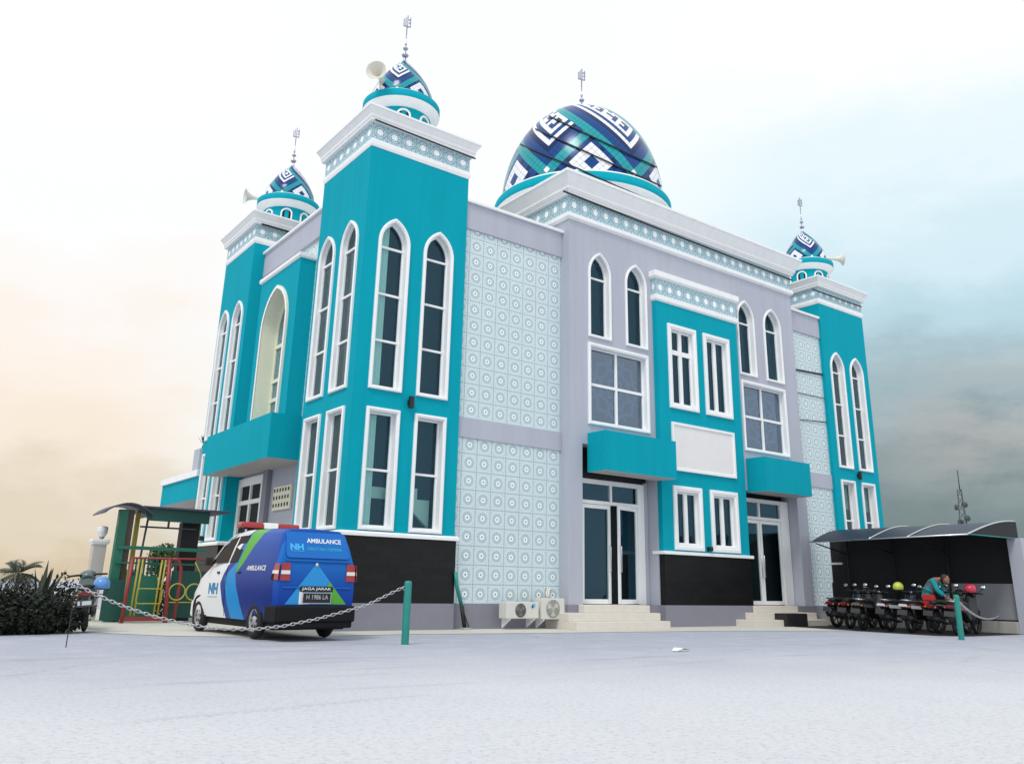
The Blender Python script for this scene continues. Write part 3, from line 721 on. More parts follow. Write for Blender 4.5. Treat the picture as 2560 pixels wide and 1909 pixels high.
# ================================================================== fittings on the building
def ring_mb(b, c, r, n, w_, u, v, k=32, mi=0):   # flat tube ring round c in plane u,v
    c, u, v = Vector(c), Vector(u), Vector(v)
    b.tube([c+u*r*math.cos(2*math.pi*i/k)+v*r*math.sin(2*math.pi*i/k) for i in range(k)], w_, n, mi, closed=True)
M['horn'] = mat('ivory_horn', (.72, .70, .62), .4, .06, 5)
def horn(c, d, label):
    d = Vector(d).normalized(); c = Vector(c)
    root = empty('horn_loudspeaker', c); tag(root, label, 'loudspeaker', 'horn loudspeakers on the turrets')
    prof = [(.06, -.42), (.075, -.28), (.06, -.2), (.055, -.14), (.075, 0), (.12, .12), (.19, .21), (.255, .26), (.262, .265), (.245, .255), (.17, .19), (.09, .08), (.03, -.02)]
    b = MB(); b.lathe(prof, 0, 0, 28, cap=True)
    q = d.to_track_quat('Z', 'Y').to_matrix()
    b.v = [tuple(q @ Vector(p_)) for p_ in b.v]; b.build('horn', 'horn', root)
    b = MB(); b.lathe([(.0, -.56), (.10, -.55), (.11, -.5), (.11, -.42), (.06, -.40)], 0, 0, 20); b.v = [tuple(q @ Vector(p_)) for p_ in b.v]; b.build('driver_unit', 'horn', root)
    b = MB(); p0 = -d*.2; b.tube([p0+Vector((0,0,-.08)), p0+Vector((0,0,-.28)), p0-d*.30+Vector((0,0,-.34))], .018, 8); b.build('bracket', 'steel', root)
    return root
horn((.40, .76, 13.5), (-.66, -.72, -.08), 'large ivory horn loudspeaker facing the camera on the turret of the near corner tower')
horn((.32, 9.45, 13.28), (-.97, .1, -.05), 'ivory horn loudspeaker pointing left from the turret of the tower behind')
horn((20.45, .55, 13.5), (.75, -.62, -.02), 'ivory horn loudspeaker pointing right on the far right turret')

def wall_lamp(F, a, z, label, h=.27):
    o = empty('wall_lamp', P3(F, a, z)); tag(o, label, 'wall lamp', 'small black wall lamps')
    n = Vector(F[3]); u = Vector(F[1]); up = Vector((0,0,1))
    b = MB(); b.obox(n*.012, u*.05, up*.06, n*.012); b.build('wall_plate', 'blackm', o, .004)
    b = MB(); b.obox(n*.10, u*.05, up*h/2, n*.05); b.build('lamp_body', 'blackm', o, .006)
    b = MB(); b.obox(n*.04, u*.02, up*.02, n*.03); b.build('arm', 'blackm', o)
wall_lamp(FRONT(0), 1.43, 4.90, 'black up and down wall lamp between the windows of the near tower')
wall_lamp(FRONT(0), 19.53, 4.90, 'black up and down wall lamp between the windows of the right tower')
wall_lamp(FRONT(YB), 11.03, 2.05, 'tiny black wall lamp low between the two slim windows of the middle bay', .12)
wall_lamp(WEST(0), T2Y+1.37, 2.12, 'tiny black wall lamp low on the tower behind the ambulance', .14)

def cable(pts, label, r=.02):
    b = MB(); b.tube(pts, r, 6); tag(b.build('cable', 'cable'), label, 'cable', 'black cables strung over the building')
def sag(a, c, n=12, s=.0): return [tuple(a[i]+(c[i]-a[i])*t-(s*4*t*(1-t) if i == 2 else 0) for i in range(3)) for t in [k/n for k in range(n+1)]]
cable(sag((5.75, YM-.10, 11.475), (16.15, YM-.10, 11.33), s=.02), 'long black cable under the main cornice above the star frieze', .026)
cable(sag((-.02, -.13, 11.62), (2.9, -.13, 11.57)), 'black cable under the cornice of the near tower', .02)
cable(sag((.1, T2Y-.13, 11.60), (1.9, T2Y-.13, 11.58)), 'black cable under the cornice of the tower behind', .03)
cable(sag((17.7, -.06, 11.42), (20.85, -.06, 11.44)), 'black cable across the star frieze of the right tower', .022)
cable(sag((16.2, YT-.03, 8.24), (T3X-.02, YT-.03, 8.34)), 'thick black cable across the upper tiles beside the right tower', .03)
cable(sag((16.2, YT-.025, 7.44), (T3X-.02, YT-.025, 7.48)), 'thin black cable across the tiles, middle of the three beside the right tower', .012)
cable(sag((16.2, YT-.025, 6.50), (T3X-.02, YT-.025, 6.63)), 'thin black cable across the tiles, lowest of the three beside the right tower', .014)
def dome_line(pts, label):           # overhead power line, bent to follow the dome and end at its outline
    out = []
    for x, y, z in pts:
        out.append((x, y, z))
    cable(out, label, .028)
dome_line([(8.95, 4.33, 17.26), (8.88, 3.81, 16.84), (8.93, 3.44, 16.54), (9.04, 3.15, 16.3), (9.17, 2.9, 16.09), (9.34, 2.69, 15.92), (9.53, 2.51, 15.76), (9.74, 2.35, 15.62), (9.97, 2.22, 15.51), (10.23, 2.11, 15.41), (10.51, 2.02, 15.33), (10.83, 1.97, 15.28), (11.2, 1.97, 15.26), (11.64, 2.02, 15.29), (12.27, 2.26, 15.46)], 'black overhead line bent round the main dome, highest of three')
dome_line([(8.57, 4.64, 16.74), (8.5, 4.04, 16.27), (8.56, 3.61, 15.95), (8.69, 3.27, 15.68), (8.85, 2.99, 15.45), (9.05, 2.74, 15.26), (9.26, 2.53, 15.09), (9.51, 2.35, 14.94), (9.78, 2.19, 14.81), (10.07, 2.07, 14.7), (10.4, 1.97, 14.62), (10.76, 1.91, 14.56), (11.18, 1.9, 14.54), (11.69, 1.96, 14.57), (12.43, 2.23, 14.76)], 'black overhead line bent round the main dome, middle of three')
dome_line([(8.38, 5.28, 16.33), (8.21, 4.41, 15.7), (8.28, 3.88, 15.31), (8.42, 3.47, 15.01), (8.60, 3.10, 14.75), (8.80, 2.75, 14.50), (8.95, 2.41, 14.25), (9.24, 2.2, 14.06), (9.55, 2.01, 13.92), (9.9, 1.86, 13.79), (10.28, 1.74, 13.7), (10.7, 1.67, 13.63), (11.2, 1.65, 13.6), (11.81, 1.74, 13.65), (12.78, 2.13, 13.91)], 'black overhead line bent round the main dome, lowest of three')

# air conditioning units
M['acbody'] = mat('ivory_sheet_metal', (.66, .65, .61), .45, .05, 4)
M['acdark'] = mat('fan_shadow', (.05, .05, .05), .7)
M['acgrille'] = mat('grey_fan_grille', (.25, .25, .24), .5)
M['sticker'] = mat('cyan_sticker', (.10, .50, .75), .5)
def ac(x0, x1, z0, z1, fx, fr, label, dark):
    root = empty('air_conditioner', ((x0+x1)/2, -.2, z0)); tag(root, label, 'air conditioner', 'outdoor air conditioning units')
    ox, oz = (x0+x1)/2, z0; y0, y1 = -.20, .10; hw, h = (x1-x0)/2, z1-z0
    b = MB(); b.box(-hw, hw, y0, y1, 0, h); b.build('casing', 'acbody', root, .015)
    cx, cz = fx-ox, h*.5
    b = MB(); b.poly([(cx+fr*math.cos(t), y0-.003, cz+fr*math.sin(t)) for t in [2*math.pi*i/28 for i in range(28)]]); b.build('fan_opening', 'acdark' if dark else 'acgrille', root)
    b = MB()
    for k in range(3):
        a = 2*math.pi*k/3+.5; b.poly([(cx+.03*math.cos(a), y0-.006, cz+.03*math.sin(a)), (cx+fr*.85*math.cos(a-.35), y0-.006, cz+fr*.85*math.sin(a-.35)), (cx+fr*.88*math.cos(a+.1), y0-.006, cz+fr*.88*math.sin(a+.1)), (cx+fr*.8*math.cos(a+.5), y0-.006, cz+fr*.8*math.sin(a+.5))])
    b.build('fan_blades', 'acgrille' if dark else 'acbody', root)
    b = MB()
    for k in range(1, 6): ring_mb(b, (cx, y0-.012, cz), fr*k/5, 5, .004, (1,0,0), (0,0,1), 28)
    for k in range(6):
        a = math.pi*k/6; b.tube([(cx-fr*math.cos(a), y0-.013, cz-fr*math.sin(a)), (cx+fr*math.cos(a), y0-.013, cz+fr*math.sin(a))], .004, 5)
    b.build('grille', 'acbody' if not dark else 'acgrille', root)
    for sx in (-1, 1):
        b = MB(); x = sx*hw*.75
        b.box(x-.02, x+.02, y0+.02, .12, -.03, -.001); b.prism([(x-.02, y0+.04, -.03), (x-.02, .11, -.03), (x-.02, .11, -.21)], (.04, 0, 0)); b.build('bracket', 'white', root)
    return root
a1 = ac(4.02, 4.96, .24, .60, 4.42, .15, 'cream outdoor air conditioner with dark square grille and blue sticker', True)
b = MB(); b.poly([(.27, -.203, .20), (.36, -.203, .26), (.36, -.203, .33), (.27, -.203, .33)]); b.build('sticker', 'sticker', a1)
b = MB(); b.poly([(.24, -.204, .24), (.29, -.204, .24), (.31, -.204, .29), (.26, -.204, .29)]); b.build('sticker', 'blackm', a1)
ac(5.04, 5.74, .22, .69, 5.38, .205, 'cream outdoor air conditioner with large round fan beside the entrance steps', False)
b = MB(); b.tube([(5.60, .02, .69), (5.60, .05, .78), (5.64, .08, .88), (5.72, .09, .90)], .028, 8); b.tube([(5.50, -.05, .69), (5.53, .04, .8), (5.62, .09, .92)], .018, 8)
tag(b.build('refrigerant_pipe', 'horn'), 'white insulated pipes rising from the air conditioner by the steps', 'pipe')
# leaning pipe
M['green'] = mat('green_gloss_paint', (.012, .235, .20), .35, .10, 6)
b = MB(); b.tube([(2.82, -.075, 1.22), (2.87, -.08, .9), (3.0, -.1, .5)], .045, 10, 0); b.tube([(3.0, -.1, .5), (3.09, -.11, .05)], .05, 10, 1); b.tube([(2.95, -.14, .55), (3.16, -.2, .02)], .012, 6, 1); b.box(3.0, 3.2, -.22, -.06, .007, .05, 2)
tag(b.build('leaning_pipe', ['green', 'blackm', 'concrete']), 'green and black pipe leaning on the corner of the near tower', 'pipe')

# bollards and chains
M['galv'] = mat('galvanised_chain', (.55, .55, .56), .35, .15, 20, metal=.9)
def bollard(x, y, h, m, label, lean=0):
    root = empty('bollard', (x, y, 0)); tag(root, label, 'bollard', 'bollards at the edge of the forecourt')
    b = MB(); b.lathe([(.062, 0), (.062, h-.05), (.058, h-.025), (.042, h-.006), (0, h)], 0, 0, 20)
    b.v = [(x_+lean*z_, y_, z_) for x_, y_, z_ in b.v]; b.build('post', m, root)
    b = MB(); ring_mb(b, (-.07+lean*(h-.12), 0, h-.12), .028, 6, .007, (1,0,0), (0,0,1), 14); b.build('eye_ring', 'galv', root)
bollard(-.6, -3.92, .99, 'green', 'green bollard in front of the near tower holding the chain end')
bollard(11.72, -6.81, .95, 'green', 'green bollard in front of the parked motorbikes')
b = MB(); b.lathe([(.007, 0), (.007, .84), (0, .85)], 0, 0, 8); tag(b.build('chain_stake', 'blackm', loc=(-5.37, -2.81, 0)), 'thin black stake holding the left end of the long chain', 'stake')
def chain(pts, label, r=.028, wr=.0065):
    b = MB(); pts = [Vector(p_) for p_ in pts]
    L = [0]
    for a, c in zip(pts, pts[1:]): L.append(L[-1]+(c-a).length)
    n = int(L[-1]/.062)
    for k in range(n):
        q = (k+.5)/n*L[-1]; i = max(j for j in range(len(L)-1) if L[j] <= q); t = (q-L[i])/(L[i+1]-L[i]); c = pts[i].lerp(pts[i+1], t); d = (pts[i+1]-pts[i]).normalized()
        s_ = d.cross(Vector((0,0,1))).normalized(); v = (s_ if k % 2 else s_.cross(d)).normalized(); v = (v+.35*(s_.cross(d) if k % 2 else s_)).normalized()
        b.tube([c+d*.045*math.cos(t_)+v*.022*math.sin(t_) for t_ in [2*math.pi*j/10 for j in range(10)]], wr, 5, closed=True)
    tag(b.build('chain', 'galv'), label, 'chain', 'barrier chains')
chain([(-5.35, -2.81, .83), (-5.15, -2.855, .73), (-4.93, -2.90, .63), (-4.62, -2.97, .51), (-4.3, -3.05, .41), (-3.95, -3.13, .325), (-3.6, -3.21, .265), (-3.25, -3.29, .235), (-2.9, -3.37, .235), (-2.5, -3.47, .28), (-2.01, -3.59, .385), (-1.63, -3.68, .49), (-1.25, -3.77, .60), (-.66, -3.9, .89)], 'galvanised chain hanging low behind and beside the ambulance')
chain(sag((11.80, -6.79, .83), (16.42, -5.55, .45), 14, .22), 'thin galvanised chain from the right bollard to the shelter wall')

# ================================================================== ambulance
def livery(t):
    o = t.obj(); x, y, z = t.sep(o)
    zn = t.m('DIVIDE', z, 2.0)
    def cv(pts): return t.m('MULTIPLY', t.curve(zn, [(a/2.0, b_/3.0) for a, b_ in pts]), 3.0)
    f1 = cv([(0, 1.2), (.28, 1.28), (.6, 1.48), (.89, 1.62), (1.05, 1.52), (1.23, 1.31), (1.5, 1.0), (1.85, .72)])
    f2 = cv([(0, 1.0), (.3, 1.06), (.6, 1.26), (.98, 1.43), (1.12, 1.25), (1.2, 1.06), (1.5, .90), (1.85, .71)])
    f3 = cv([(0, .40), (.3, .46), (.55, .64), (.85, .86), (1.06, .97), (1.2, .92), (1.5, .82), (1.85, .70)])
    ga = cv([(0, -1), (1.06, .95), (1.2, .92), (1.5, .80), (1.85, .66)]); gb = cv([(0, 3), (1.06, .95), (1.2, .72), (1.5, .44), (1.85, .06)])
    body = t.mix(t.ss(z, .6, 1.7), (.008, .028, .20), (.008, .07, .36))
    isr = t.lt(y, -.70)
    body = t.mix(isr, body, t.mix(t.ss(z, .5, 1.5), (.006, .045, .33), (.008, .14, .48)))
    c = t.mix(t.gt(y, f3), body, (.004, .25, .60))
    c = t.mix(t.gt(y, f2), c, (.012, .045, .25))
    c = t.mix(t.gt(y, f1), c, (.78, .79, .80))
    return t.mix(t.mul(t.gt(z, 1.05), t.gt(y, gb), t.lt(y, ga)), c, (.09, .38, .04))
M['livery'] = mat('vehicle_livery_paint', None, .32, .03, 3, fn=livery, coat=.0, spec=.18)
M['carglass'] = mat('tinted_car_glass', (.003, .003, .004), .12, spec=.06)
M['bumper'] = mat('black_bumper', (.008, .008, .009), .6, .1, 5, spec=.2)
M['tyre'] = mat('tyre_rubber', (.014, .014, .014), .85)
M['rim'] = mat('silver_rim', (.50, .51, .52), .35, .05, 8, metal=.7)
M['red_lens'] = mat('red_lens', (.36, .012, .016), .2, .1, 20, coat=.5)
M['clear_lens'] = mat('white_lens', (.78, .76, .74), .25)
M['lgreen'] = mat('leaf_green_vinyl', (.09, .40, .03), .3); M['lblue'] = mat('sky_blue_vinyl', (.006, .27, .66), .3)
M['l_white'] = mat('white_vinyl', (.82, .83, .84), .35); M['l_cyan'] = mat('cyan_vinyl', (.05, .42, .80), .35); M['l_tq'] = mat('turquoise_vinyl', (.01, .40, .48), .35)
M['l_nav'] = mat('petrol_blue_vinyl', (.006, .22, .46), .35); M['plate'] = mat('black_plate', (.008, .008, .012), .4); M['l_grey'] = mat('grey_vinyl', (.50, .52, .55), .4)
TH = .045
van = empty('ambulance', (-1.70, -1.87, .006), TH); van.scale = (.90, 1, 1); tag(van, 'blue, white and green ambulance van with a red light bar, parked by the near tower', 'ambulance')
def lean_y(z): return -.86+max(0, z-1.22)*.42
ST = [(-.86, 1.80, .955), (-.82, 1.815, .985), (-.70, 1.825, 1), (-.2, 1.84, 1), (.5, 1.85, 1), (1.05, 1.85, 1), (1.35, 1.83, 1), (1.6, 1.77, 1), (1.85, 1.65, 1), (2.1, 1.49, 1), (2.32, 1.33, 1), (2.5, 1.20, .995), (2.75, 1.10, .985), (3.0, 1.0, .95), (3.12, .88, .90), (3.17, .72, .84)]
FR = [0, .165, .36, .585, .80, .93, .985, 1.0]; WD = [.75, .79, .802, .785, .712, .650, .545, 0]
b = MB(); grid = []
for y, zt, kw in ST:
    row = []
    for fr_, wd_ in zip(FR, WD):
        z = .29+fr_*(zt-.29)
        yy = y+max(0, z-1.22)*.42*max(0, min(1, 1-(y+.86)/1.2))
        row.append((wd_*kw*(1.0 if zt > 1.3 else (1.0 if wd_ > .7 else 1.06)), yy, z))
    grid.append(row)
idx = []
for row in grid:
    L = [b.pt((-x, y, z)) for x, y, z in row]; Rr = [b.pt((x, y, z)) for x, y, z in row[:-1]]
    idx.append(L+Rr[::-1])
for A, B in zip(idx, idx[1:]):
    for i in range(len(A)-1): b.face((A[i], A[i+1], B[i+1], B[i]), 0, True)
for row in (idx[0], idx[-1]):
    n = len(row)
    for i in range(n//2-1+1):
        q = [row[i], row[i+1], row[n-2-i], row[n-1-i]]; q = list(dict.fromkeys(q))
        if len(q) >= 3: b.face(q, 0, False)
for A, B in zip(idx, idx[1:]): b.face((A[0], B[0], B[-1], A[-1]))
body = b.build('body', 'livery', van, autosmooth=38)
def side_x(z): # half width of the body at height z (full height section)
    zz = [.29+f_*(1.84-.29) for f_ in FR]
    for i in range(len(zz)-1):
        if z <= zz[i+1]: k = (z-zz[i])/(zz[i+1]-zz[i]); return WD[i]+(WD[i+1]-WD[i])*k
    return 0
def side_poly(name, pts, m, off=.006, both=True, th=.004):
    for s_ in ((-1, 1) if both else (-1,)):
        b = MB(); b.prism([(s_*(side_x(z)+off), y, z) for y, z in pts], (s_*th, 0, 0)); b.build(name, m, van)
def rear_poly(name, pts, m, off=.006, parent=None, th=.004):
    b = MB(); b.prism([(x, lean_y(z)-off, z) for x, z in pts], (0, -th, 0)); return b.build(name, m, parent or van)
# glazing
side_poly('front_window', [(2.20, 1.24), (2.02, 1.36), (1.72, 1.57), (1.50, 1.68), (1.24, 1.72), (1.40, 1.25)], 'carglass')
side_poly('rear_window', [(1.32, 1.25), (1.17, 1.72), (.74, 1.73), (.76, 1.68), (.96, 1.25)], 'carglass')
b = MB(); b.poly([(-.60, 2.36, 1.325), (.60, 2.36, 1.325), (.52, 1.66, 1.772), (-.52, 1.66, 1.772)]); b.v = [(x, y+.012, z+.012) for x, y, z in b.v]; b.build('windscreen', 'carglass', van)
# drip rail and rub lines
for s_ in (-1, 1):
    b = MB(); b.tube([(s_*.688, .75, 1.762), (s_*.69, 1.2, 1.762), (s_*.69, 1.52, 1.70), (s_*.70, 1.85, 1.56), (s_*.715, 2.22, 1.33)], .012, 6); b.build('drip_rail', 'l_white', van)
# rear door: window blank, seams, rear lights, plate
tg = MB(); R_ = .05
def rrect(x0, x1, z0, z1, r, ins=0): return [(cx_+r*math.cos(a_), cz_+r*math.sin(a_)) for cx_, cz_, s0 in ((x1-r, z1-r, 0), (x0+r, z1-r, 90), (x0+r, z0+r, 180), (x1-r, z0+r, 270)) for a_ in [R(s0+15*i) for i in range(7)]]
M['wrap'] = mat('blue_wrap_film', (.008, .14, .50), .3, .03, 4, spec=.25)
tail = rear_poly('tailgate', [(x*(1 if z < 1.3 else 1-(z-1.3)*.16), z) for x, z in rrect(-.66, .66, 1.32, 1.75, .07)], 'wrap', .004, th=.012)
b = MB(); b.obox((0, lean_y(1.27)-.012, 1.27), (.66, 0, 0), (0, .012, 0), (0, 0, .012)); b.build('tailgate_ridge', 'wrap', van, .008)
b = MB(); b.obox((0, lean_y(.86)-.008, .84), (.70, 0, 0), (0, .008, 0), (0, 0, .010)); b.build('tailgate_ridge', 'wrap', van, .006)
rear_poly('livery_triangle', [(-.05, 1.24), (-.63, .575), (.62, .575)], 'lblue')
rear_poly('livery_triangle', [(.235, .945), (.615, .578), (.06, .578)], 'lgreen', .011)
rear_poly('livery_triangle', [(-.36, .78), (-.36, .578), (-.15, .578), (.1, .68)], 'l_white', .011)
b = MB(); b.ball((-.05, lean_y(1.2)-.012, 1.21), .035, .008, .035); b.build('emblem', 'steel', van)
for s_ in (-1, 1):
    tl = MB()
    o = [(.585, 1.24), (.745, 1.22), (.765, .95), (.575, .95)]
    tl.prism([(s_*x, lean_y(z)-.006, z) for x, z in o], (0, -.012, 0))
    tl.prism([(s_*(side_x(z)+.003), y, z) for y, z in ((-.868, .95), (-.60, .97), (-.69, 1.22), (-.868, 1.22))], (s_*.008, 0, 0))
    t_ = tl.build('tail_light', 'red_lens', van)
    w_ = MB(); w_.prism([(s_*x, lean_y(z)-.02, z) for x, z in ((.583, 1.11), (.755, 1.11), (.758, 1.05), (.58, 1.05))], (0, -.004, 0)); w_.prism([(s_*(side_x(z)+.012), y, z) for y, z in ((-.868, 1.05), (-.63, 1.06), (-.645, 1.11), (-.868, 1.11))], (s_*.004, 0, 0)); w_.build('reversing_lens', 'clear_lens', t_)
    w_ = MB(); w_.prism([(s_*(side_x(z)+.0115), y, z) for y, z in ((-.70, .95), (-.60, .97), (-.64, 1.12), (-.70, 1.1))], (s_*.003, 0, 0)); w_.build('amber_lens', 'carglass', t_)
b = MB(); b.box(-.775, .775, -.965, -.70, .30, .555); b.box(-.74, .74, -.935, -.80, .20, .31); b.box(-.80, -.745, -.9, -.44, .29, .555); b.box(.745, .80, -.9, -.44, .29, .555); b.build('bumper', 'bumper', van, .03)
b = MB(); b.box(-.72, .72, 3.02, 3.24, .25, .56); b.build('bumper', 'l_white', van, .05)
b = MB(); b.box(-.70, .70, -.7, 3.0, .17, .30); b.build('underbody', 'bumper', van)
pl = MB(); pl.prism([(-.29, -.90, .755), (.27, -.90, .755), (.27, -.90, .60), (-.29, -.90, .60)], (0, -.008, 0)); plate = pl.build('number_plate', 'plate', van)
b = MB()
for x0, x1, z0, z1 in ((-.29, .27, .755, .765), (-.29, .27, .59, .60), (.26, .272, .6, .755)): b.box(x0, x1, -.912, -.899, z0, z1)
b.build('plate_frame', 'steel', plate)
text_part('lettering', 'H 1986 LA', lambda u, v: (-.01+u, -.910, .695+v), .44, .075, 'l_grey', plate, .0)
jj = rear_poly('slogan_strip', rrect(-.36, .32, .775, .865, .03), 'plate', .013)
text_part('lettering', 'JAGA JARAK', lambda u, v: (-.02+u, lean_y(.8)-.021, .82+v), .60, .055, 'l_white', jj, .012)
RT = lambda cx_, cz_: (lambda u, v: (cx_+u, lean_y(cz_+v)-.019, cz_+v))
text_part('lettering', 'NH', RT(-.43, 1.50), .27, .105, 'l_cyan', tail, .05)
b = MB(); b.box(-.565, -.295, lean_y(1.43)-.022, lean_y(1.43)-.015, 1.425, 1.436); b.build('underline', 'l_cyan', tail)
text_part('lettering', 'AMBULANCE', RT(.14, 1.61), .72, .075, 'l_white', tail, .02)
text_part('lettering', '085736158986', RT(.14, 1.475), .72, .05, 'l_tq', tail, .005)
SD = lambda cy_, cz_, sh=0: (lambda u, v: (-(side_x(cz_+v)+.006), cy_-u+sh*v, cz_+v))
text_part('lettering', 'NH', SD(1.93, .79), .46, .20, 'l_nav', van, .05)
b = MB(); b.prism([(-side_x(z)-.006, y, z) for y, z in ((2.16, .655), (1.70, .655), (1.70, .63), (2.16, .63))], (-.002, 0, 0)); b.build('underline', 'l_grey', van)
text_part('lettering', 'AMBULANCE', SD(.07, 1.15, -.3), .80, .085, 'l_white', van, .02)
# wheels
def torus(b, c, R0, r, ax='x', n=28, m=10, mi=0, wx=1.3):
    for_ = []
    for i in range(n):
        a = 2*math.pi*i/n; row = []
        for j in range(m):
            q = 2*math.pi*j/m; rr = R0+r*math.cos(q); row.append(b.pt((c[0]+r*wx*math.sin(q), c[1]+rr*math.cos(a), c[2]+rr*math.sin(a))))
        for_.append(row)
    for i in range(n):
        for j in range(m): b.face((for_[i][j], for_[(i+1)%n][j], for_[(i+1)%n][(j+1)%m], for_[i][(j+1)%m]), mi, True)
for wy in (0, 2.62):
    for s_ in (-1, 1):
        b = MB(); torus(b, (s_*.71, wy, .295), .225, .072, wx=1.25); wh = b.build('wheel', 'tyre', van)
        b = MB(); b.v = []
        b.lathe([(.0, .03), (.05, .035), (.06, .02), (.13, .012), (.165, .03), (.185, .035), (.185, -.04)], 0, 0, 24); b.v = [(s_*(.745+z), wy+x, .295+y) for x, y, z in b.v]; rm = b.build('rim', 'rim', wh)
        for k in range(6):
            a = 2*math.pi*k/6; b = MB(); b.ball((s_*.766, wy+.105*math.cos(a), .295+.105*math.sin(a)), .008, .026, .026, 8); b.build('rim_hole', 'tyre', wh)
        b = MB()          # wheel arch: dark opening in the flank
        A = [(wy+.37*math.cos(t_), .295+.37*math.sin(t_)) for t_ in [math.pi*i/16 for i in range(17)]]+[(wy-.37, .285), (wy+.37, .285)]
        b.prism([(s_*(side_x(max(z, .3))*.985+.011), y, z) for y, z in A], (-s_*.25, 0, 0)); b.build('wheel_arch', 'bumper', van)
b = MB(); torus(b, (0, -.55, .235), .2, .06); b.v = [(p_[0]*1.0+p_[2]*0, p_[1], p_[2]) for p_ in b.v]
# light bar
LB = 1.35
b = MB(); b.box(-.60, .60, LB-.10, LB+.10, 1.87, 1.90); b.box(-.45, -.38, LB-.05, LB+.05, 1.83, 1.88); b.box(.38, .45, LB-.05, LB+.05, 1.83, 1.88); bar = b.build('light_bar', 'bumper', van)
for x0, x1, m in ((-.66, -.17, 'red_lens'), (-.17, .15, 'l_white'), (.15, .64, 'red_lens')):
    b = MB(); b.box(x0+.003, x1-.003, LB-.14, LB+.14, 1.885, 1.995); b.build('lens', m, bar, .04 if m == 'red_lens' else .02)
for s_ in (-1, 1):
    b = MB(); b.box(s_*.80-.08, s_*.80+.08, 2.28, 2.36, 1.20, 1.36); b.box(s_*.75-.05, s_*.75+.05, 2.24, 2.30, 1.24, 1.28); b.build('wing_mirror', 'blackm', van, .03)
    for y in (1.76, .80):
        b = MB(); b.box(s_*.802-.012, s_*.802+.012, y-.055, y+.055, 1.055, 1.095); b.build('door_handle', 'blackm', van, .008)
b = MB()
for y in (1.36,):
    for z0, z1 in ((.32, .55), (.55, .87), (.87, 1.2)): b.prism([(-(side_x(z0)+.002), y, z0), (-(side_x(z1)+.002), y, z1), (-(side_x(z1)+.002), y+.012, z1), (-(side_x(z0)+.002), y+.012, z0)], (-.002, 0, 0))
b.build('door_seam', 'bumper', van)

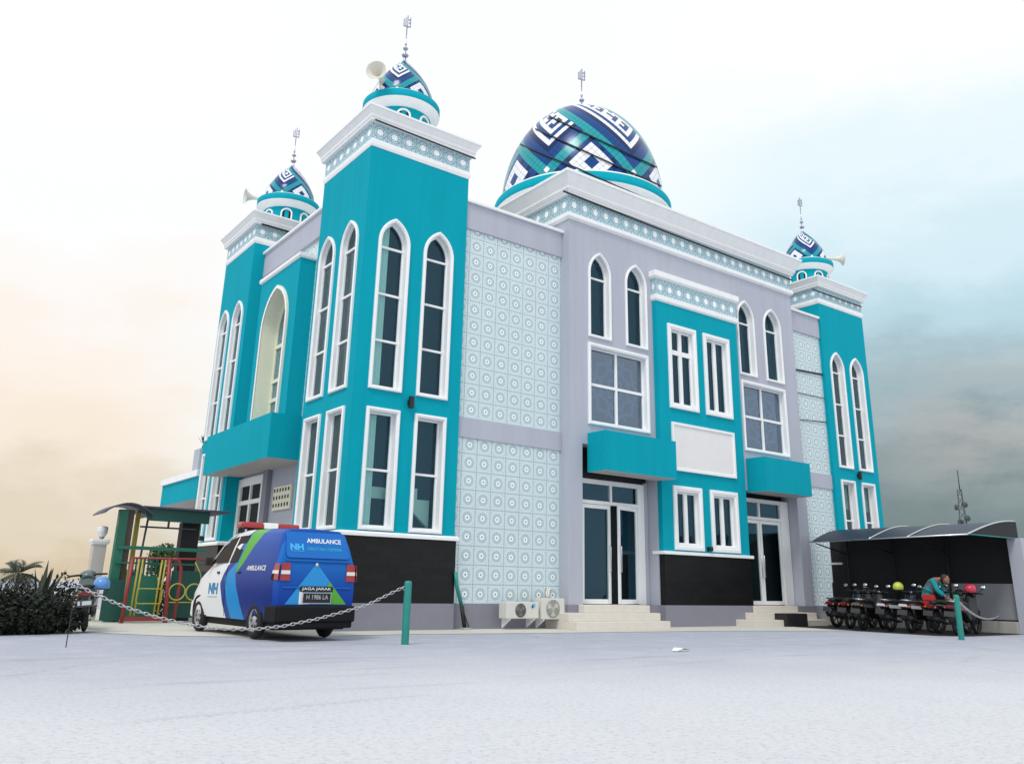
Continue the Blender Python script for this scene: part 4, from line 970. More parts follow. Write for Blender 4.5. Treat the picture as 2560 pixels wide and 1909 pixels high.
# ================================================================== two-wheelers
def paint(n, c, r=.25): M[n] = mat(n, c, r, .1, 6, coat=.3); return n
paint('black_bike_paint', (.010, .010, .011)); paint('dark_blue_bike_paint', (.010, .014, .03)); paint('dark_red_bike_paint', (.03, .006, .006)); paint('white_bike_paint', (.7, .7, .72)); paint('grey_green_bike_paint', (.09, .13, .13)); paint('maroon_bike_paint', (.18, .012, .03))
M['seatv'] = mat('black_seat_vinyl', (.012, .012, .012), .6)
M['mirrorg'] = mat('mirror_glass', (.85, .87, .9), .05, metal=1)
M['exhaust'] = mat('dull_exhaust', (.03, .03, .032), .5, metal=.4)
M['pl_grey'] = mat('worn_number_plate', (.04, .04, .045), .5)
M['bike_lens'] = mat('dull_red_lens', (.14, .008, .010), .3)
def bike(loc, rz, paintm, label, group, accent=None, lean=.06, shield=False, plate=None, mirrors=True, box=False):
    r = empty('motorbike', loc, rz); tag(r, label, 'motorbike', group)
    r.rotation_euler = (0, lean, rz)
    for wy, nm in ((0, 0), (1.24, 1)):
        b = MB(); torus(b, (0, wy, .29), .235, .052, wx=.9, n=24, m=8); wh = b.build('wheel', 'tyre', r)
        b = MB(); ring_mb(b, (0, wy, .29), .195, 6, .016, (0,1,0), (0,0,1), 24)
        for k in range(5):
            a = 2*math.pi*k/5; b.tube([(0, wy, .29), (0, wy+.19*math.cos(a), .29+.19*math.sin(a))], .014, 6)
        b.ball((0, wy, .29), .06, .05, .05, 10); b.build('rim', 'exhaust', wh)
    b = MB(); b.tube([(0, -.34, .60), (0, -.15, .66), (0, .15, .66), (0, .45, .60), (0, .62, .42), (0, .85, .36)], [.06, .11, .13, .14, .12, .09], 12, sx=1, sz=1); b.build('body_shell', paintm, r)
    b = MB(); b.tube([(0, .78, .34), (0, .92, .52), (0, .98, .76), (0, 1.0, .92), (0, .98, .99)], [.10, .17, .17, .14, .08], 12, sx=1, sz=.55); b.build('leg_shield', paintm, r)
    b = MB(); b.tube([(0, -.30, .735), (0, -.05, .765), (0, .25, .75), (0, .52, .72), (0, .62, .70)], [.06, .125, .135, .11, .06], 12, sx=1.0, sz=.5); b.build('seat', 'seatv', r)
    b = MB(); b.tube([(-.0, -.38, .67), (0, -.30, .66)], [.085, .10], 12, sx=1, sz=.55); b.build('tail_light', 'bike_lens', r)
    for s_ in (-1, 1):
        b = MB(); b.ball((s_*.13, -.33, .64), .035, .03, .025, 8); b.build('indicator', 'amber_lens' if 'amber_lens' in M else 'red_lens', r)
    b = MB(); b.tube([(0, -.30, .58), (0, -.42, .42), (0, -.36, .32), (0, -.2, .36)], [.05, .07, .06, .05], 8, sx=1, sz=.35); b.build('mudguard', 'seatv', r)
    b = MB(); b.prism([(-.125, -.43, .56), (.125, -.43, .56), (.125, -.46, .44), (-.125, -.46, .44)], (0, .01, 0)); p_ = b.build('number_plate', plate or 'pl_grey', r)
    if plate:      # worn pale patches where the characters have weathered
        for x0, x1 in ((-.115, -.075), (-.045, .105)):
            b = MB(); b.prism([(x0, -.447, .54), (x1, -.447, .54), (x1, -.462, .47), (x0, -.462, .47)], (0, -.002, 0)); b.build('worn_patch', 'l_grey', p_)
    b = MB(); b.tube([(.11, .35, .26), (.13, .1, .27), (.14, -.12, .33), (.145, -.34, .39)], [.025, .035, .05, .045], 10); b.build('exhaust', 'exhaust', r)
    for s_ in (-1, 1):
        b = MB(); b.tube([(s_*.10, .02, .30), (s_*.11, -.10, .60)], .028, 8); b.build('shock_absorber', 'exhaust', r)
        b = MB(); b.tube([(s_*.07, 1.24, .29), (s_*.07, 1.08, .68)], .026, 8); b.build('fork', 'exhaust', r)
    b = MB(); b.tube([(0, 1.42, .50), (0, 1.28, .60), (0, 1.08, .56), (0, .98, .44)], [.05, .07, .07, .05], 10, sx=1, sz=.4); b.build('front_mudguard', paintm, r)
    b = MB(); b.tube([(-.34, .86, .99), (-.16, .96, 1.00), (0, 1.0, .97), (.16, .96, 1.00), (.34, .86, .99)], [.017, .02, .03, .02, .017], 8); h = b.build('handlebar', 'seatv', r)
    b = MB(); b.tube([(0, .93, .93), (0, 1.02, .99), (0, 1.12, .93)], [.08, .13, .08], 12, sx=1.15, sz=.75); b.build('headlamp_cowl', paintm, r)
    b = MB(); b.ball((0, 1.14, .93), .08, .05, .065); b.build('headlamp', 'clear_lens', r)
    if mirrors:
        for s_ in (-1, 1):
            b = MB(); b.tube([(s_*.22, .93, 1.0), (s_*.30, .93, 1.12)], .008, 6); b.ball((s_*.32, .93, 1.15), .075, .022, .048, 10); mm = b.build('mirror', 'seatv', r)
            b = MB(); b.ball((s_*.32, .915, 1.15), .066, .012, .040, 10); b.build('mirror_glass', 'mirrorg', mm)
    if accent:
        for s_ in (-1, 1):
            b = MB(); b.prism([(s_*.125, -.25, .68), (s_*.15, .20, .66), (s_*.15, .28, .58), (s_*.12, -.2, .60)], (s_*.012, 0, 0)); b.build('side_panel', accent, r)
        b = MB(); b.prism([(-.09, -.405, .70), (.09, -.405, .70), (.12, -.395, .64), (-.12, -.395, .64)], (0, .02, 0)); b.build('tail_panel', accent, r)
    b = MB()      # grab rail
    b.tube([(-.12, .05, .76), (-.13, -.25, .79), (0, -.36, .80), (.13, -.25, .79), (.12, .05, .76)], .014, 6); b.build('grab_rail', 'steel' if accent else 'exhaust', r)
    return r
M['amber_lens'] = mat('amber_lens', (.45, .13, .01), .3)
BG = 'motorbikes parked in the shelter'
bk = [(-1.95, 'dark_blue_bike_paint', None, 'dark motorbike parked closest to the tiled wall in the shelter'),
      (-2.62, 'black_bike_paint', None, 'black motorbike second from the tiled wall in the shelter'),
      (-3.28, 'black_bike_paint', 'grey_green_bike_paint', 'dark motorbike parked between the tiled wall and the yellow helmet'),
      (-3.96, 'dark_blue_bike_paint', 'white_bike_paint', 'dark motorbike with pale tail panel under the yellow helmet'),
      (-4.62, 'dark_red_bike_paint', 'white_bike_paint', 'dark red motorbike with pale tail parked left of the bending person'),
      (-5.22, 'black_bike_paint', None, 'black motorbike the person in teal bends over'),
      (-5.80, 'black_bike_paint', 'maroon_bike_paint', 'dark motorbike with red and white tail under the red helmet')]
for i, (y, pm, ac_, lb) in enumerate(bk):
    bike((13.75+(.75, .35, -.1, .05, -.12, .1, -.15)[i], y, .006), R(-90+(-3, 4, 7, -2, 3, -4, 6)[i]), pm, lb, BG, ac_)
scoot = bike((-4.42, 1.0, .006), R(-12), 'grey_green_bike_paint', 'grey green motor scooter seen from behind beside the shrubs on the left', None, None, -.10, plate='pl_grey', mirrors=False)

def helmet(c, shell, label, rz=0, s=1.0):
    r = empty('helmet', c, rz); tag(r, label, 'helmet', 'helmets left on the motorbikes')
    b = MB(); n, m = 20, 10; rows = []
    for k in range(m+1):
        th = math.radians(118)*k/m; rows.append([])
        for i in range(n):
            a = 2*math.pi*i/n; q = .145*s*math.sin(th); cut = .06*s*max(0, math.sin(a)-.2)*max(0, (th-1.2))
            rows[-1].append(b.pt((q*math.cos(a), q*math.sin(a)*1.12, .145*s*math.cos(th)+cut)))
    for k in range(m):
        for i in range(n): b.face((rows[k][i], rows[k+1][i], rows[k+1][(i+1)%n], rows[k][(i+1)%n]), 0, True)
    b.build('shell', shell, r)
    b = MB(); b.ball((0, 0, -.02*s), .125*s, .14*s, .075*s); b.build('lining', 'seatv', r)
    b = MB()
    for k in range(4):
        th0 = math.radians(60+k*12); th1 = math.radians(72+k*12)
        for i in range(10):
            a0, a1_ = R(20+14*i), R(34+14*i); b.poly([(.150*s*math.sin(t_)*math.cos(a_), .150*s*math.sin(t_)*math.sin(a_)*1.12, .15*s*math.cos(t_)) for t_, a_ in ((th0, a0), (th1, a0), (th1, a1_), (th0, a1_))], 0, True)
    b.build('visor', 'carglass', r); b = MB(); b.tube([(-.13*s, .02, -.07*s), (-.07*s, .05, -.17*s), (.07*s, .05, -.17*s), (.13*s, .02, -.07*s)], .008*s, 6); b.build('chin_strap', 'seatv', r)
    return r
paint('lime_helmet', (.55, .62, .10)); paint('red_helmet', (.45, .02, .05)); paint('sky_blue_helmet', (.10, .28, .62))
helmet((14.5, -3.90, 1.12), 'lime_helmet', 'lime yellow helmet on a motorbike mirror in the shelter', R(-80), .95)
helmet((14.45, -5.83, 1.08), 'red_helmet', 'glossy red helmet on the motorbike nearest the shelter wall', R(-100), 1.0)
helmet((-4.28, .82, .83), 'sky_blue_helmet', 'light blue helmet on the scooter beside the shrubs', R(-10), 1.0)

# ================================================================== shelter for the motorbikes
M['tint'] = mat('navy_polycarbonate', (.006, .011, .032), .38, .1, 1, spec=.16)
M['dkpanel_shade'] = mat('charcoal_panel_and_shade', (.012, .012, .014), .7, .1, 2)  # dark panels and posts; also the painted shade on the shelter's back wall
M['ltwall'] = mat('pale_grey_render', (.30, .31, .34), .85, .12, 3)
sh = empty('motorbike_shelter', (15.5, -3, 0)); tag(sh, 'motorbike shelter with curved navy roof and back wall coloured dark as shade', 'shelter')
SO = Vector((15.5, -3, 0))
def sb(b, name, m, **k):
    b.v = [tuple(Vector(p_)-SO) for p_ in b.v]; return b.build(name, m, sh, **k)
Y0, Y1 = -.95, -6.15
def roofp(t, y): # curve of the roof: t 0 front (camera side) .. 1 back
    x0 = 15.0-.95*(y-Y0)/(Y1-Y0); z = 2.40+.46*math.sin(t*math.pi/2)
    return (x0+t*(16.8-x0), y, z)
b = MB(); N = 14
ya = [Y0+(Y1-Y0)*k/4 for k in range(5)]
g_ = [[b.pt(roofp(i/N, y)) for i in range(N+1)] for y in ya]; g2 = [[b.pt((p_[0], p_[1], p_[2]-.012)) for p_ in [roofp(i/N, y) for i in range(N+1)]] for y in ya]
for A, B in zip(g_, g_[1:]):
    for i in range(N): b.face((A[i], A[i+1], B[i+1], B[i]), 0, True)
for A, B in zip(g2, g2[1:]):
    for i in range(N): b.face((A[i], A[i+1], B[i+1], B[i]), 0, True)
for k in range(4):
    for i in (0, N): b.face((g_[k][i], g_[k+1][i], g2[k+1][i], g2[k][i]))
sb(b, 'roof_sheet', 'tint')
for k in range(1, 4):
    b = MB(); b.tube([tuple(Vector(roofp(i/N, Y0+(Y1-Y0)*(.0, .42, .66, 1)[k]))+Vector((0, 0, .012))) for i in range(N+1)], .022, 6); sb(b, 'roof_rib', 'steel')
b = MB(); b.tube([roofp(0, Y0), roofp(0, Y1)], .022, 6); sb(b, 'front_rail', 'steel')
b = MB(); pts = [roofp(i/N, Y1) for i in range(N+1)]+[(16.8, Y1, 2.42)]; b.prism(pts, (0, .02, 0)); sb(b, 'gable_panel', 'dkpanel_shade')
b = MB(); b.tube([(14.05, Y1-.012, 2.40), (16.8, Y1-.012, 2.42)], .016, 6); sb(b, 'tie_bar', 'green')
b = MB(); b.box(16.80, 16.94, -5.95, -3.95, .006, 1.26); sb(b, 'back_wall', 'ltwall')
b = MB(); b.box(16.80, 16.94, -3.948, -.4, .006, 1.26); sb(b, 'back_wall', 'dkpanel_shade')  # rest of the pale wall, coloured dark to stand in for shade
b = MB(); b.box(16.86, 16.96, -5.95, -.4, 1.26, 2.84); sb(b, 'shaded_upper_wall', 'dkpanel_shade')  # upper wall, with the shade under the roof put into its colour
b = MB(); b.box(16.55, 16.95, -6.32, -5.95, .006, 2.42); sb(b, 'pillar', 'grey', bevel=.01)
b = MB(); b.box(16.45, 16.80, -5.95, -.1, .006, .30); sb(b, 'kerb', 'concrete', bevel=.01)
b = MB(); b.box(16.77, 16.80, -5.95, -.1, .30, .34); sb(b, 'gutter', 'dkpanel_shade')
for y in (-1.1, -2.6, -4.2):
    b = MB(); b.tube([(16.7, y, .3), (16.7, y, 2.80)], .035, 8); sb(b, 'post', 'dkpanel_shade')
    b = MB(); b.tube([(16.7, y, 2.1), (15.1, y, 2.36)], .02, 8); sb(b, 'bracket_arm', 'dkpanel_shade')
b = MB(); b.box(16.66, 16.72, -.90, -.44, 1.80, 1.86); sb(b, 'shelf_rail', 'white')
M['dkfloor'] = mat('painted_floor_shade', (.016, .016, .016), .9, .4, 3, .4, 40)
b = MB(); b.sheet((0, 0, .011), (1, 0, 0), (0, 1, 0), [(13.5, -1.2), (13.25, -2.6), (13.1, -4.2), (12.95, -5.6), (13.6, -6.05), (16.45, -6.05), (16.45, -.6), (14.4, -.9)]); sb(b, 'floor_shade', 'dkfloor')  # sheet coloured near black, standing in for shade under the bikes
b = MB(); b.box(13.3, 14.3, -1.15, -.35, .006, .36); tag(b.build('low_planter', 'dkpanel_shade', bevel=.02), 'low black planter box between the steps and the motorbikes', 'planter')

# ================================================================== person bending over a motorbike
M['skin'] = mat('skin', (.36, .17, .12), .55); M['hair'] = mat('dark_hair', (.06, .02, .02), .6); M['topm'] = mat('teal_tunic', (.006, .26, .30), .8, .1, 8)
M['trous'] = mat('dark_trousers', (.012, .012, .016), .8); M['bag'] = mat('red_handbag', (.55, .025, .02), .5, .08, 6)
def skinned(name, verts, edges, rad, mats, root=0, sub=2, parent=None):
    me = bpy.data.meshes.new(name); me.from_pydata(verts, edges, []); me.materials.append(M[mats])
    o = bpy.data.objects.new(name, me); COL.objects.link(o)
    if parent: o.parent = parent
    md = o.modifiers.new('skin', 'SKIN'); md.use_smooth_shade = True
    for i, rr in enumerate(rad): me.skin_vertices[0].data[i].radius = rr if isinstance(rr, tuple) else (rr, rr)
    me.skin_vertices[0].data[root].use_root = True
    sm = o.modifiers.new('sub', 'SUBSURF'); sm.levels = sub; sm.render_levels = sub
    return o
# local frame: +y = where the person faces and bends, +x = person's right, feet on z=0
per = empty('person', (14.55, -4.68, .006), R(-168)); tag(per, 'person in a teal top bending over a motorbike, red bag at the side', 'person')
V = [(0,-.05,.88),(0,.02,1.02),(0,.10,1.17),(0,.20,1.30),(0,.29,1.33),(0,.38,1.335),
     (-.10,-.05,.84),(-.11,-.02,.47),(-.11,-.06,.09),(-.11,.06,.04),(.10,-.05,.84),(.11,-.02,.47),(.11,-.06,.09),(.11,.06,.04),
     (-.17,.20,1.28),(-.22,.30,1.03),(-.18,.46,.86),(.17,.20,1.28),(.21,.30,1.03),(.17,.48,.88)]
Eg = [(0,1),(1,2),(2,3),(3,4),(4,5),(0,6),(6,7),(7,8),(8,9),(0,10),(10,11),(11,12),(12,13),(3,14),(14,15),(15,16),(3,17),(17,18),(18,19)]
rad = [(.15,.12),(.135,.105),(.15,.11),(.13,.09),.055,.05,(.095,.1),.065,.042,.035,(.095,.1),.065,.042,.035,.055,.042,.03,.055,.042,.03]
bd = skinned('body', V, Eg, rad, 'skin', 0, 2, per)
V2 = [(0,-.055,.80),(0,-.045,.90),(0,.02,1.04),(0,.10,1.19),(0,.195,1.31),(-.17,.20,1.285),(-.225,.295,1.04),(-.19,.43,.89),(.17,.20,1.285),(.215,.295,1.04),(.18,.44,.90)]
skinned('tunic', V2, [(0,1),(1,2),(2,3),(3,4),(4,5),(5,6),(6,7),(4,8),(8,9),(9,10)], [(.20,.17),(.185,.15),(.165,.13),(.175,.13),(.15,.105),.08,.068,.06,.08,.068,.06], 'topm', 1, 2, per)
V3 = [(0,-.05,.84),(-.10,-.05,.78),(-.11,-.02,.47),(-.11,-.06,.07),(.10,-.05,.78),(.11,-.02,.47),(.11,-.06,.07),(-.11,.12,.04),(.11,.12,.04)]
skinned('trousers', V3, [(0,1),(1,2),(2,3),(0,4),(4,5),(5,6),(3,7),(6,8)], [(.15,.13),(.11,.11),.085,.062,(.11,.11),.085,.062,.045,.045], 'trous', 0, 2, per)
hd = MB(); hc = Vector((0, .46, 1.33))
hd.ball(hc, .076, .092, .112, 18)
hd.ball(hc+Vector((0, .088, -.018)), .011, .017, .02, 8); hd.ball(hc+Vector((0, .055, -.085)), .042, .035, .03, 10)
for s_ in (-1, 1): hd.ball(hc+Vector((s_*.077, -.005, -.01)), .012, .022, .03, 8)
hd.build('head', 'skin', per)
for s_ in (-1, 1):
    b = MB(); b.ball(hc+Vector((s_*.03, .082, .015)), .012, .008, .008, 8); b.build('eye', 'hair', per)
b = MB(); b.tube([hc+Vector((-.024, .083, -.06)), hc+Vector((0, .09, -.06)), hc+Vector((.024, .083, -.06))], .006, 6); b.build('mouth', 'bag', per)
b = MB(); b.ball(hc+Vector((0, -.022, .03)), .086, .092, .102, 16); b.ball(hc+Vector((0, -.09, .0)), .05, .05, .055, 12); b.build('hair', 'hair', per)
for s_, hx, hy, hz in ((-1, -.18, .46, .86), (1, .17, .48, .88)):
    pv, pe, pr = [(hx, hy, hz), (hx, hy+.045, hz-.035), (hx, hy+.085, hz-.055)], [(0, 1), (1, 2)], [(.022, .022), (.030, .018), (.034, .014)]
    for k, (dx, ln) in enumerate(((-.026, .05), (-.009, .062), (.009, .058), (.025, .044))):
        a0 = len(pv); pv += [(hx+dx, hy+.105, hz-.062), (hx+dx*1.1, hy+.105+ln*.55, hz-.075-ln*.2), (hx+dx*1.1, hy+.11+ln*.8, hz-.085-ln*.55)]; pe += [(2, a0), (a0, a0+1), (a0+1, a0+2)]; pr += [.0095, .009, .0075]
    a0 = len(pv); pv += [(hx-s_*.036, hy+.06, hz-.05), (hx-s_*.052, hy+.085, hz-.075), (hx-s_*.05, hy+.11, hz-.09)]; pe += [(1, a0), (a0, a0+1), (a0+1, a0+2)]; pr += [.011, .010, .008]
    skinned('hand', pv, pe, pr, 'skin', 0, 1, per)
bag = empty('handbag', (14.35, -4.80, .66)); tag(bag, 'red handbag hanging beside the person in the teal top', 'bag')
b = MB(); b.prism([(-.07, .17, .0), (-.07, -.20, -.06), (-.07, -.13, .27), (-.07, .14, .29)], (.14, 0, 0)); b.build('bag_body', 'bag', bag, .025)
b = MB(); b.prism([(-.082, .15, .15), (-.082, -.14, .13), (-.082, -.12, .275), (-.082, .135, .29)], (.012, 0, 0)); b.build('flap', 'bag', bag, .008)
b = MB(); b.tube([(0, .12, .28), (.03, .10, .5), (.05, .0, .62), (.03, -.08, .5), (0, -.10, .27)], .010, 6); b.build('strap', 'bag', bag)

# ================================================================== left side: pavilion, climbing frame, gate post
M['pgreen'] = mat('park_green_paint', (.012, .15, .095), .4, .12, 5); M['pred'] = mat('faded_red_paint', (.26, .035, .035), .45, .12, 5); M['pyel'] = mat('faded_yellow_paint', (.42, .36, .06), .45, .12, 5)
M['pgdark'] = mat('dark_green_sheet', (.008, .075, .062), .5, .15, 3); M['proof'] = mat('weathered_roof_sheet', (.055, .06, .09), .5, .2, 2); M['wood'] = mat('brown_post', (.10, .07, .06), .7, .2, 6)
pv = empty('pavilion', (-2.6, 5.4, 0)); tag(pv, 'green play pavilion with two curved dark roofs behind the ambulance', 'pavilion')
PO = Vector((-2.6, 5.4, 0))
def pb(b, name, m, **k):
    b.v = [tuple(Vector(p_)-PO) for p_ in b.v]; return b.build(name, m, pv, **k)
def arc_roof(x0, x1, y0, y1, z0, rise, name):
    b = MB(); N = 12
    A = [[b.pt((x0+(x1-x0)*i/N, y, z0+rise*math.sin(math.pi*i/N)**.8+dz)) for i in range(N+1)] for y, dz in ((y0, 0), (y1, 0), (y1, -.03), (y0, -.03))]
    for P_, Q in ((0, 1), (1, 2), (2, 3), (3, 0)):
        for i in range(N): b.face((A[P_][i], A[P_][i+1], A[Q][i+1], A[Q][i]), 0, P_ in (0, 2))
    for i in (0, N): b.face([A[k][i] for k in range(4)])
    return pb(b, name, 'proof')
arc_roof(-3.64, -2.58, 4.7, 6.0, 2.40, .24, 'curved_roof')
b = MB(); b.prism([(-2.78, 4.85, 2.55), (-1.2, 4.95, 2.55), (-1.2, 4.95, 2.27), (-2.66, 4.85, 2.27)], (0, .05, 0)); pb(b, 'fascia', 'pgdark')
b = MB(); b.box(-2.80, -.75, 4.80, 6.2, 2.55, 2.60); pb(b, 'flat_roof', 'proof', bevel=.01)
b = MB(); b.box(-3.26, -3.06, 5.0, 5.2, 0, 2.5); pb(b, 'column', 'pgreen', bevel=.01)
b = MB(); b.box(-3.06, -2.92, 5.05, 5.2, 0, 2.5); pb(b, 'column', 'wood', bevel=.01)
b = MB(); b.box(-2.80, -2.70, 5.4, 5.5, 0, 2.5); pb(b, 'column', 'pyel', bevel=.01)
b = MB(); b.tube([(-2.60, 5.1, 2.3), (-2.66, 5.1, 1.2), (-2.66, 5.1, .1)], .025, 6); pb(b, 'column', 'proof')
b = MB(); b.box(-2.72, -1.4, 5.2, 5.25, 2.12, 2.16); b.box(-2.1, -2.06, 5.2, 5.25, 2.16, 2.3); pb(b, 'beam', 'proof')
b = MB(); b.box(-1.72, -1.30, 5.3, 5.6, 0, 2.30); pb(b, 'column', 'dkpanel_shade')
b = MB(); b.box(-3.20, -1.2, 4.955, 4.995, 1.60, 1.68); b.box(-3.2, -1.2, 4.955, 4.995, 1.28, 1.32); pb(b, 'top_rail', 'pgreen')
fe = empty('green_fence', (-2.4, 4.7, 0)); tag(fe, 'green slatted fence panels under the pavilion roof', 'fence')
for k, (x0, x1, z0, z1, m) in enumerate(((-3.42, -2.98, .05, .92, 'pgdark'), (-2.92, -2.30, .10, .98, 'pgreen'), (-2.0, -1.2, .10, 1.15, 'pgdark'), (-2.92, -2.3, .98, 1.02, 'pgreen'))):
    b = MB(); b.box(x0+2.4, x1+2.4, -.02, .02, z0, z1); b.build('panel', m, fe, .006)
for k in range(6):
    x = -2.80+k*.09+2.4; b = MB(); b.box(x-.018, x+.018, .03, .06, .98, 1.42); b.build('slat', 'pgdark', fe)
cf = empty('climbing_frame', (-2.3, 4.4, 0)); tag(cf, 'red and yellow tubular climbing frame standing in front of the green fence', 'climbing frame')
def cb(b, name, m):
    b.v = [tuple(Vector(p_)-Vector((-2.3, 4.4, 0))) for p_ in b.v]; return b.build(name, m, cf)
yf = 4.35
for x0, x1, rr in ((-2.98, -3.03, .045), (-2.18, -2.10, .05)):
    b = MB(); b.tube([(x0, yf, 1.40), (x1, yf, 0)], rr, 10); cb(b, 'post', 'pred')
b = MB(); b.box(-3.05, -2.10, yf-.03, yf+.03, .05, .14); cb(b, 'base_rail', 'pred')
b = MB(); b.tube([(-3.0, yf, 1.40), (-1.45, yf, 1.42), (-1.32, yf, 1.36), (-1.24, yf, 1.2), (-1.22, yf, .8)], .022, 8); cb(b, 'top_rail', 'pred')
b = MB(); b.tube([(-2.12, yf, 1.40), (-1.98, yf, 1.40), (-1.90, yf, 1.2), (-1.88, yf, .9), (-1.92, yf, .1)], .04, 8); cb(b, 'hoop', 'pred')
for x in (-2.84, -2.76, -2.34, -2.26):
    b = MB(); b.tube([(x, yf, 1.38), (x-.03, yf, .15)], .022, 8); cb(b, 'upright', 'pyel')
b = MB(); b.tube([(x_, yf-.04, z_) for x_, z_ in rrect(-2.80, -2.26, .42, .74, .06)], .014, 6, closed=True); cb(b, 'square_loop', 'pyel')
for x in (-1.93, -1.55):
    b = MB(); ring_mb(b, (x, yf-.03, .68), .18, 8, .016, (1,0,0), (0,0,1), 28); cb(b, 'round_loop', 'pyel')
b = MB(); b.tube([(-2.1, yf-.02, .45), (-1.25, yf-.02, .45)], .012, 6); b.tube([(-1.6, yf-.02, 1.35), (-1.45, yf-.02, 1.1), (-1.35, yf-.02, .7)], .014, 6); cb(b, 'cross_bar', 'pyel')
gp = empty('gate_post', (-3.48, 5.6, 0)); tag(gp, 'white square gate post with a moulded cap at the left of the pavilion', 'gate post')
b = MB(); b.box(-.14, .14, -.14, .14, 0, 1.72); b.build('shaft', 'soffit', gp, .008)
b = MB(); b.taper(-.14, .14, -.14, .14, 1.70, .02, 1.76, .05); b.taper(-.14, .14, -.14, .14, 1.76, .05, 1.82, .05); b.build('cap', 'white', gp, .008)
gl_ = empty('post_lamp', (-3.45, 5.6, 1.82)); tag(gl_, 'clear glass lantern on top of the white gate post', 'lamp')
M['lglass'] = mat('frosted_lamp_glass', (.72, .74, .76), .2)
b = MB(); b.lathe([(.03, 0), (.07, .06), (.03, .05)], 0, 0, 16); b.build('lamp_base', 'acgrille', gl_)
b = MB(); b.lathe([(.06, .055), (.11, .14), (.115, .27), (.09, .30), (0, .31)], 0, 0, 18); b.build('lamp_globe', 'lglass', gl_)

# ================================================================== vegetation
M['leafd'] = mat('dark_shrub_leaf', (.010, .016, .009), .7, .5, 2.0); M['leafp'] = mat('palm_leaf', (.020, .032, .016), .6, .4, 3); M['leafm'] = mat('mid_green_leaf', (.05, .10, .02), .6, .4, 3); M['bark'] = mat('dark_bark', (.05, .04, .03), .9, .3, 6)
def leafball(b, c, rx, ry, rz, n, size, rnd):
    for _ in range(n):
        while True:
            p_ = Vector((rnd.uniform(-1, 1), rnd.uniform(-1, 1), rnd.uniform(-1, 1)))
            if .25 < p_.length < 1: break
        p_ = Vector((c[0]+p_.x*rx, c[1]+p_.y*ry, c[2]+p_.z*rz))
        if p_.z < .01: continue
        d = Vector((rnd.gauss(0, 1), rnd.gauss(0, 1), rnd.gauss(.4, .8))).normalized(); s_ = d.cross(Vector((rnd.gauss(0,1), rnd.gauss(0,1), rnd.gauss(0,1)))).normalized()
        L = size*rnd.uniform(.6, 1.4); w_ = L*.28
        b.poly([p_, p_+d*L*.5+s_*w_, p_+d*L, p_+d*L*.5-s_*w_])
def shrub(x, y, h, wd, label, seed, n=900, m='leafd', size=.075):
    rnd = random.Random(seed); r = empty('shrub', (x, y, 0)); tag(r, label, 'shrub', 'dark shrubs at the left edge' if m == 'leafd' else None)
    b = MB()
    for k in range(6):
        a = rnd.uniform(0, 6.28); q = rnd.uniform(0, wd*.45)
        leafball(b, (q*math.cos(a), q*math.sin(a), h*rnd.uniform(.25, .62)), wd*.5, wd*.5, h*rnd.uniform(.3, .42), n//6, size, rnd)
    leafball(b, (0, 0, h*.2), wd*.62, wd*.6, h*.26, n//2, size*1.3, rnd)
    b.build('foliage', m, r)
    b = MB()
    for k in range(6):
        a = rnd.uniform(0, 6.28); b.tube([(0, 0, 0), (wd*.2*math.cos(a), wd*.2*math.sin(a), h*.4), (wd*.4*math.cos(a), wd*.4*math.sin(a), h*.75)], [.02, .014, .006], 5)
    b.build('stem', 'bark', r)
shrub(-6.6, .9, .84, .9, 'dense dark shrub at the very left edge of the photo', 1, 2600)
shrub(-5.95, .7, .82, .8, 'dense dark rounded shrub in front of the palm', 2, 2600)
shrub(-5.35, .75, .80, .75, 'dense dark shrub below the spiky plant', 3, 2600)
shrub(-4.92, .85, .72, .55, 'low dark shrub next to the scooter', 4, 1100)
shrub(-5.5, 2.0, .80, .8, 'dark shrub second row behind the spiky plant', 5, 900)
shrub(-6.3, 2.3, .9, .9, 'dark shrub second row behind the rounded shrub', 6, 900)
shrub(-4.55, 2.9, 1.0, .8, 'dark shrub behind the scooter next to the gate post', 7, 900)
shrub(-5.1, 3.6, 1.05, .9, 'dark shrub third row behind the spiky plant', 8, 900)
def frond(b, base, a, L, up, droop, rnd, leaf=.5, n=16):
    pts = []; p_ = Vector(base); d = Vector((math.cos(a)*math.cos(up), math.sin(a)*math.cos(up), math.sin(up)))
    for k in range(n+1):
        pts.append(p_.copy()); p_ += d*L/n; d.z -= droop/n; d.normalize()
    b.tube(pts, [.012*L*(1-k/(n+2)) for k in range(n+1)], 5)
    for k in range(2, n):
        t = (pts[k+1]-pts[k-1]).normalized(); s_ = t.cross(Vector((0,0,1))).normalized()
        for sg in (-1, 1):
            l = leaf*L*math.sin(math.pi*(k/n)**.8)*.55+.05*L; e = pts[k]+(s_*sg*.8+t*.55-Vector((0,0,.35)))*l
            b.poly([pts[k], pts[k]+(e-pts[k])*.5+t*l*.09, e, pts[k]+(e-pts[k])*.5-t*l*.07])
def palm(x, y, h, L, n, label, seed):
    rnd = random.Random(seed); r = empty('palm_tree', (x, y, 0)); tag(r, label, 'palm tree')
    b = MB(); b.tube([(0, 0, 0), (.05*h, 0, h*.5), (.03*h, 0, h)], [.05*h, .04*h, .035*h], 10); b.build('trunk', 'bark', r)
    b = MB()
    for k in range(n): frond(b, (.03*h, 0, h), 2*math.pi*k/n*2.4+rnd.uniform(-.3, .3), L*rnd.uniform(.8, 1.1), rnd.uniform(-.1, 1.2), rnd.uniform(1.2, 2.2), rnd, .55)
    b.build('crown', 'leafp', r)
palm(-4.85+1.14*9-1.14*9, 7.2, 1.0, .66, 26, 'small bushy palm rising above the dark shrubs at the left', 11)
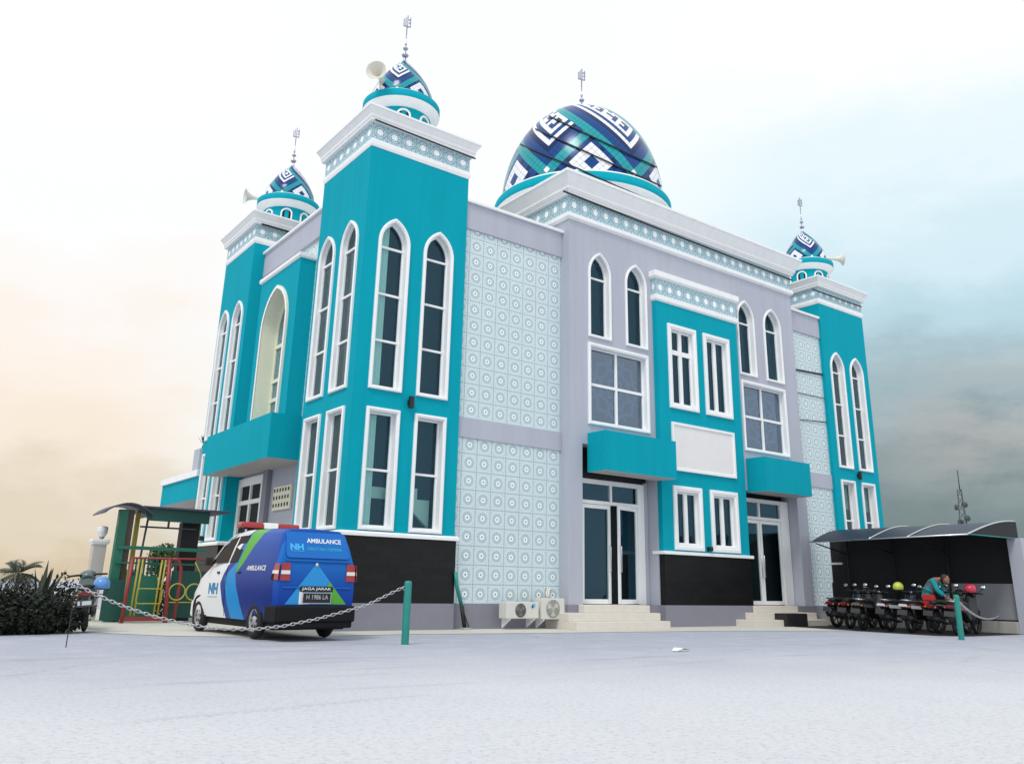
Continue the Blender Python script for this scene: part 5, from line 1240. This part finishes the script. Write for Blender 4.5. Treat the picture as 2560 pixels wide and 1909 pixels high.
def agave(x, y, h, label, seed, n=16):
    rnd = random.Random(seed); r = empty('spiky_plant', (x, y, 0)); tag(r, label, 'plant'); b = MB()
    for k in range(n):
        a = rnd.uniform(0, 6.28); up = rnd.uniform(.55, 1.35); d = Vector((math.cos(a)*math.cos(up), math.sin(a)*math.cos(up), math.sin(up))); s_ = d.cross(Vector((0,0,1))).normalized(); L = h*rnd.uniform(.7, 1.05)
        p_ = Vector((0, 0, h*.25)); q = [p_, p_+d*L*.35+s_*.045*h, p_+d*L*.7+s_*.035*h, p_+d*L, p_+d*L*.7-s_*.035*h, p_+d*L*.35-s_*.045*h]
        b.poly(q)
    b.build('blades', 'leafp', r); b = MB(); b.lathe([(.06, 0), (.05, h*.3), (0, h*.32)], 0, 0, 8); b.build('stem', 'bark', r)
agave(-5.0, 2.5, 1.05, 'spiky upright plant sticking up from the dark shrubs', 21, 22)
agave(.55, 12.15, .42, 'small plant on the flat roof behind the far tower', 22); bpy.data.objects[[o.name for o in bpy.data.objects if o.get('label') == 'small plant on the flat roof behind the far tower'][0]].location.z = 5.15
def tree(x, y, h, wd, label, seed, n=1600, m='leafm'):
    rnd = random.Random(seed); r = empty('tree', (x, y, 0)); tag(r, label, 'tree', 'trees seen through the pavilion')
    b = MB(); b.tube([(0, 0, 0), (.05, 0, h*.35), (.1, .05, h*.6)], [.05*h, .035*h, .02*h], 8)
    for k in range(5):
        a = rnd.uniform(0, 6.28); b.tube([(.05, 0, h*.35), (wd*.3*math.cos(a), wd*.3*math.sin(a), h*.6)], [.02*h, .008*h], 6)
    b.build('trunk', 'bark', r); b = MB()
    for k in range(9):
        a = rnd.uniform(0, 6.28); q = rnd.uniform(0, wd*.36); leafball(b, (q*math.cos(a), q*math.sin(a), h*rnd.uniform(.5, .85)), wd*.22, wd*.22, h*.15, n//9, .06*h, rnd)
    b.build('crown', m, r)
tree(3.7, 27, 2.7, 1.7, 'dark green tree seen through the pavilion, closest to the building', 31)
tree(2.5, 27.5, 1.7, 2.2, 'low wide green tree seen through the middle of the pavilion', 32)
shrub(-1.9, 6.6, 1.25, .9, 'green bush behind the pavilion rail', 41, 900, 'leafm', .09)
# distant radio mast, seen over the shelter roof
mt = empty('radio_mast', (54, 13, 0)); tag(mt, 'thin lattice radio mast far behind the shelter', 'mast')
M['mastm'] = mat('weathered_mast_steel', (.06, .075, .08), .7)
b = MB(); H = 9.6
for k in range(3):
    a = 2*math.pi*k/3; b.tube([(.55*math.cos(a), .55*math.sin(a), 0), (.16*math.cos(a), .16*math.sin(a), H*.86)], .035, 5)
for k in range(16):
    z0, z1 = H*.86*k/16, H*.86*(k+1)/16; r0_, r1_ = .55-.39*k/16, .55-.39*(k+1)/16
    for j in range(3):
        a0, a1_ = 2*math.pi*j/3, 2*math.pi*(j+1)/3; b.tube([(r0_*math.cos(a0), r0_*math.sin(a0), z0), (r1_*math.cos(a1_), r1_*math.sin(a1_), z1)], .018, 4)
b.tube([(0, 0, H*.85), (0, 0, H)], .04, 5); b.build('lattice', 'mastm', mt)
for z, a in ((7.2, 0), (7.0, 2.2), (6.2, 4.2), (6.0, 1.0)):
    b = MB(); b.lathe([(0, -.1), (.19, -.05), (.21, .10), (0, .12)], 0, 0, 14); q = Vector((math.cos(a), math.sin(a), 0)).to_track_quat('Z', 'Y').to_matrix(); b.v = [tuple(q @ Vector(p_)+Vector((.36*math.cos(a), .36*math.sin(a), z))) for p_ in b.v]; b.build('dish', 'mastm', mt)
# scrap of litter on the ground
b = MB(); b.poly([(0, 0, .005), (.20, .03, .045), (.24, .13, .02), (.10, .15, .05), (.0, .1, .01)]); b.poly([(.20, .03, .045), (.33, .0, .02), (.34, .08, .01), (.24, .13, .02)])
tag(b.build('litter', 'l_white', loc=(2.55, -6.9, .004)), 'crumpled white paper scrap lying on the open ground', 'litter')
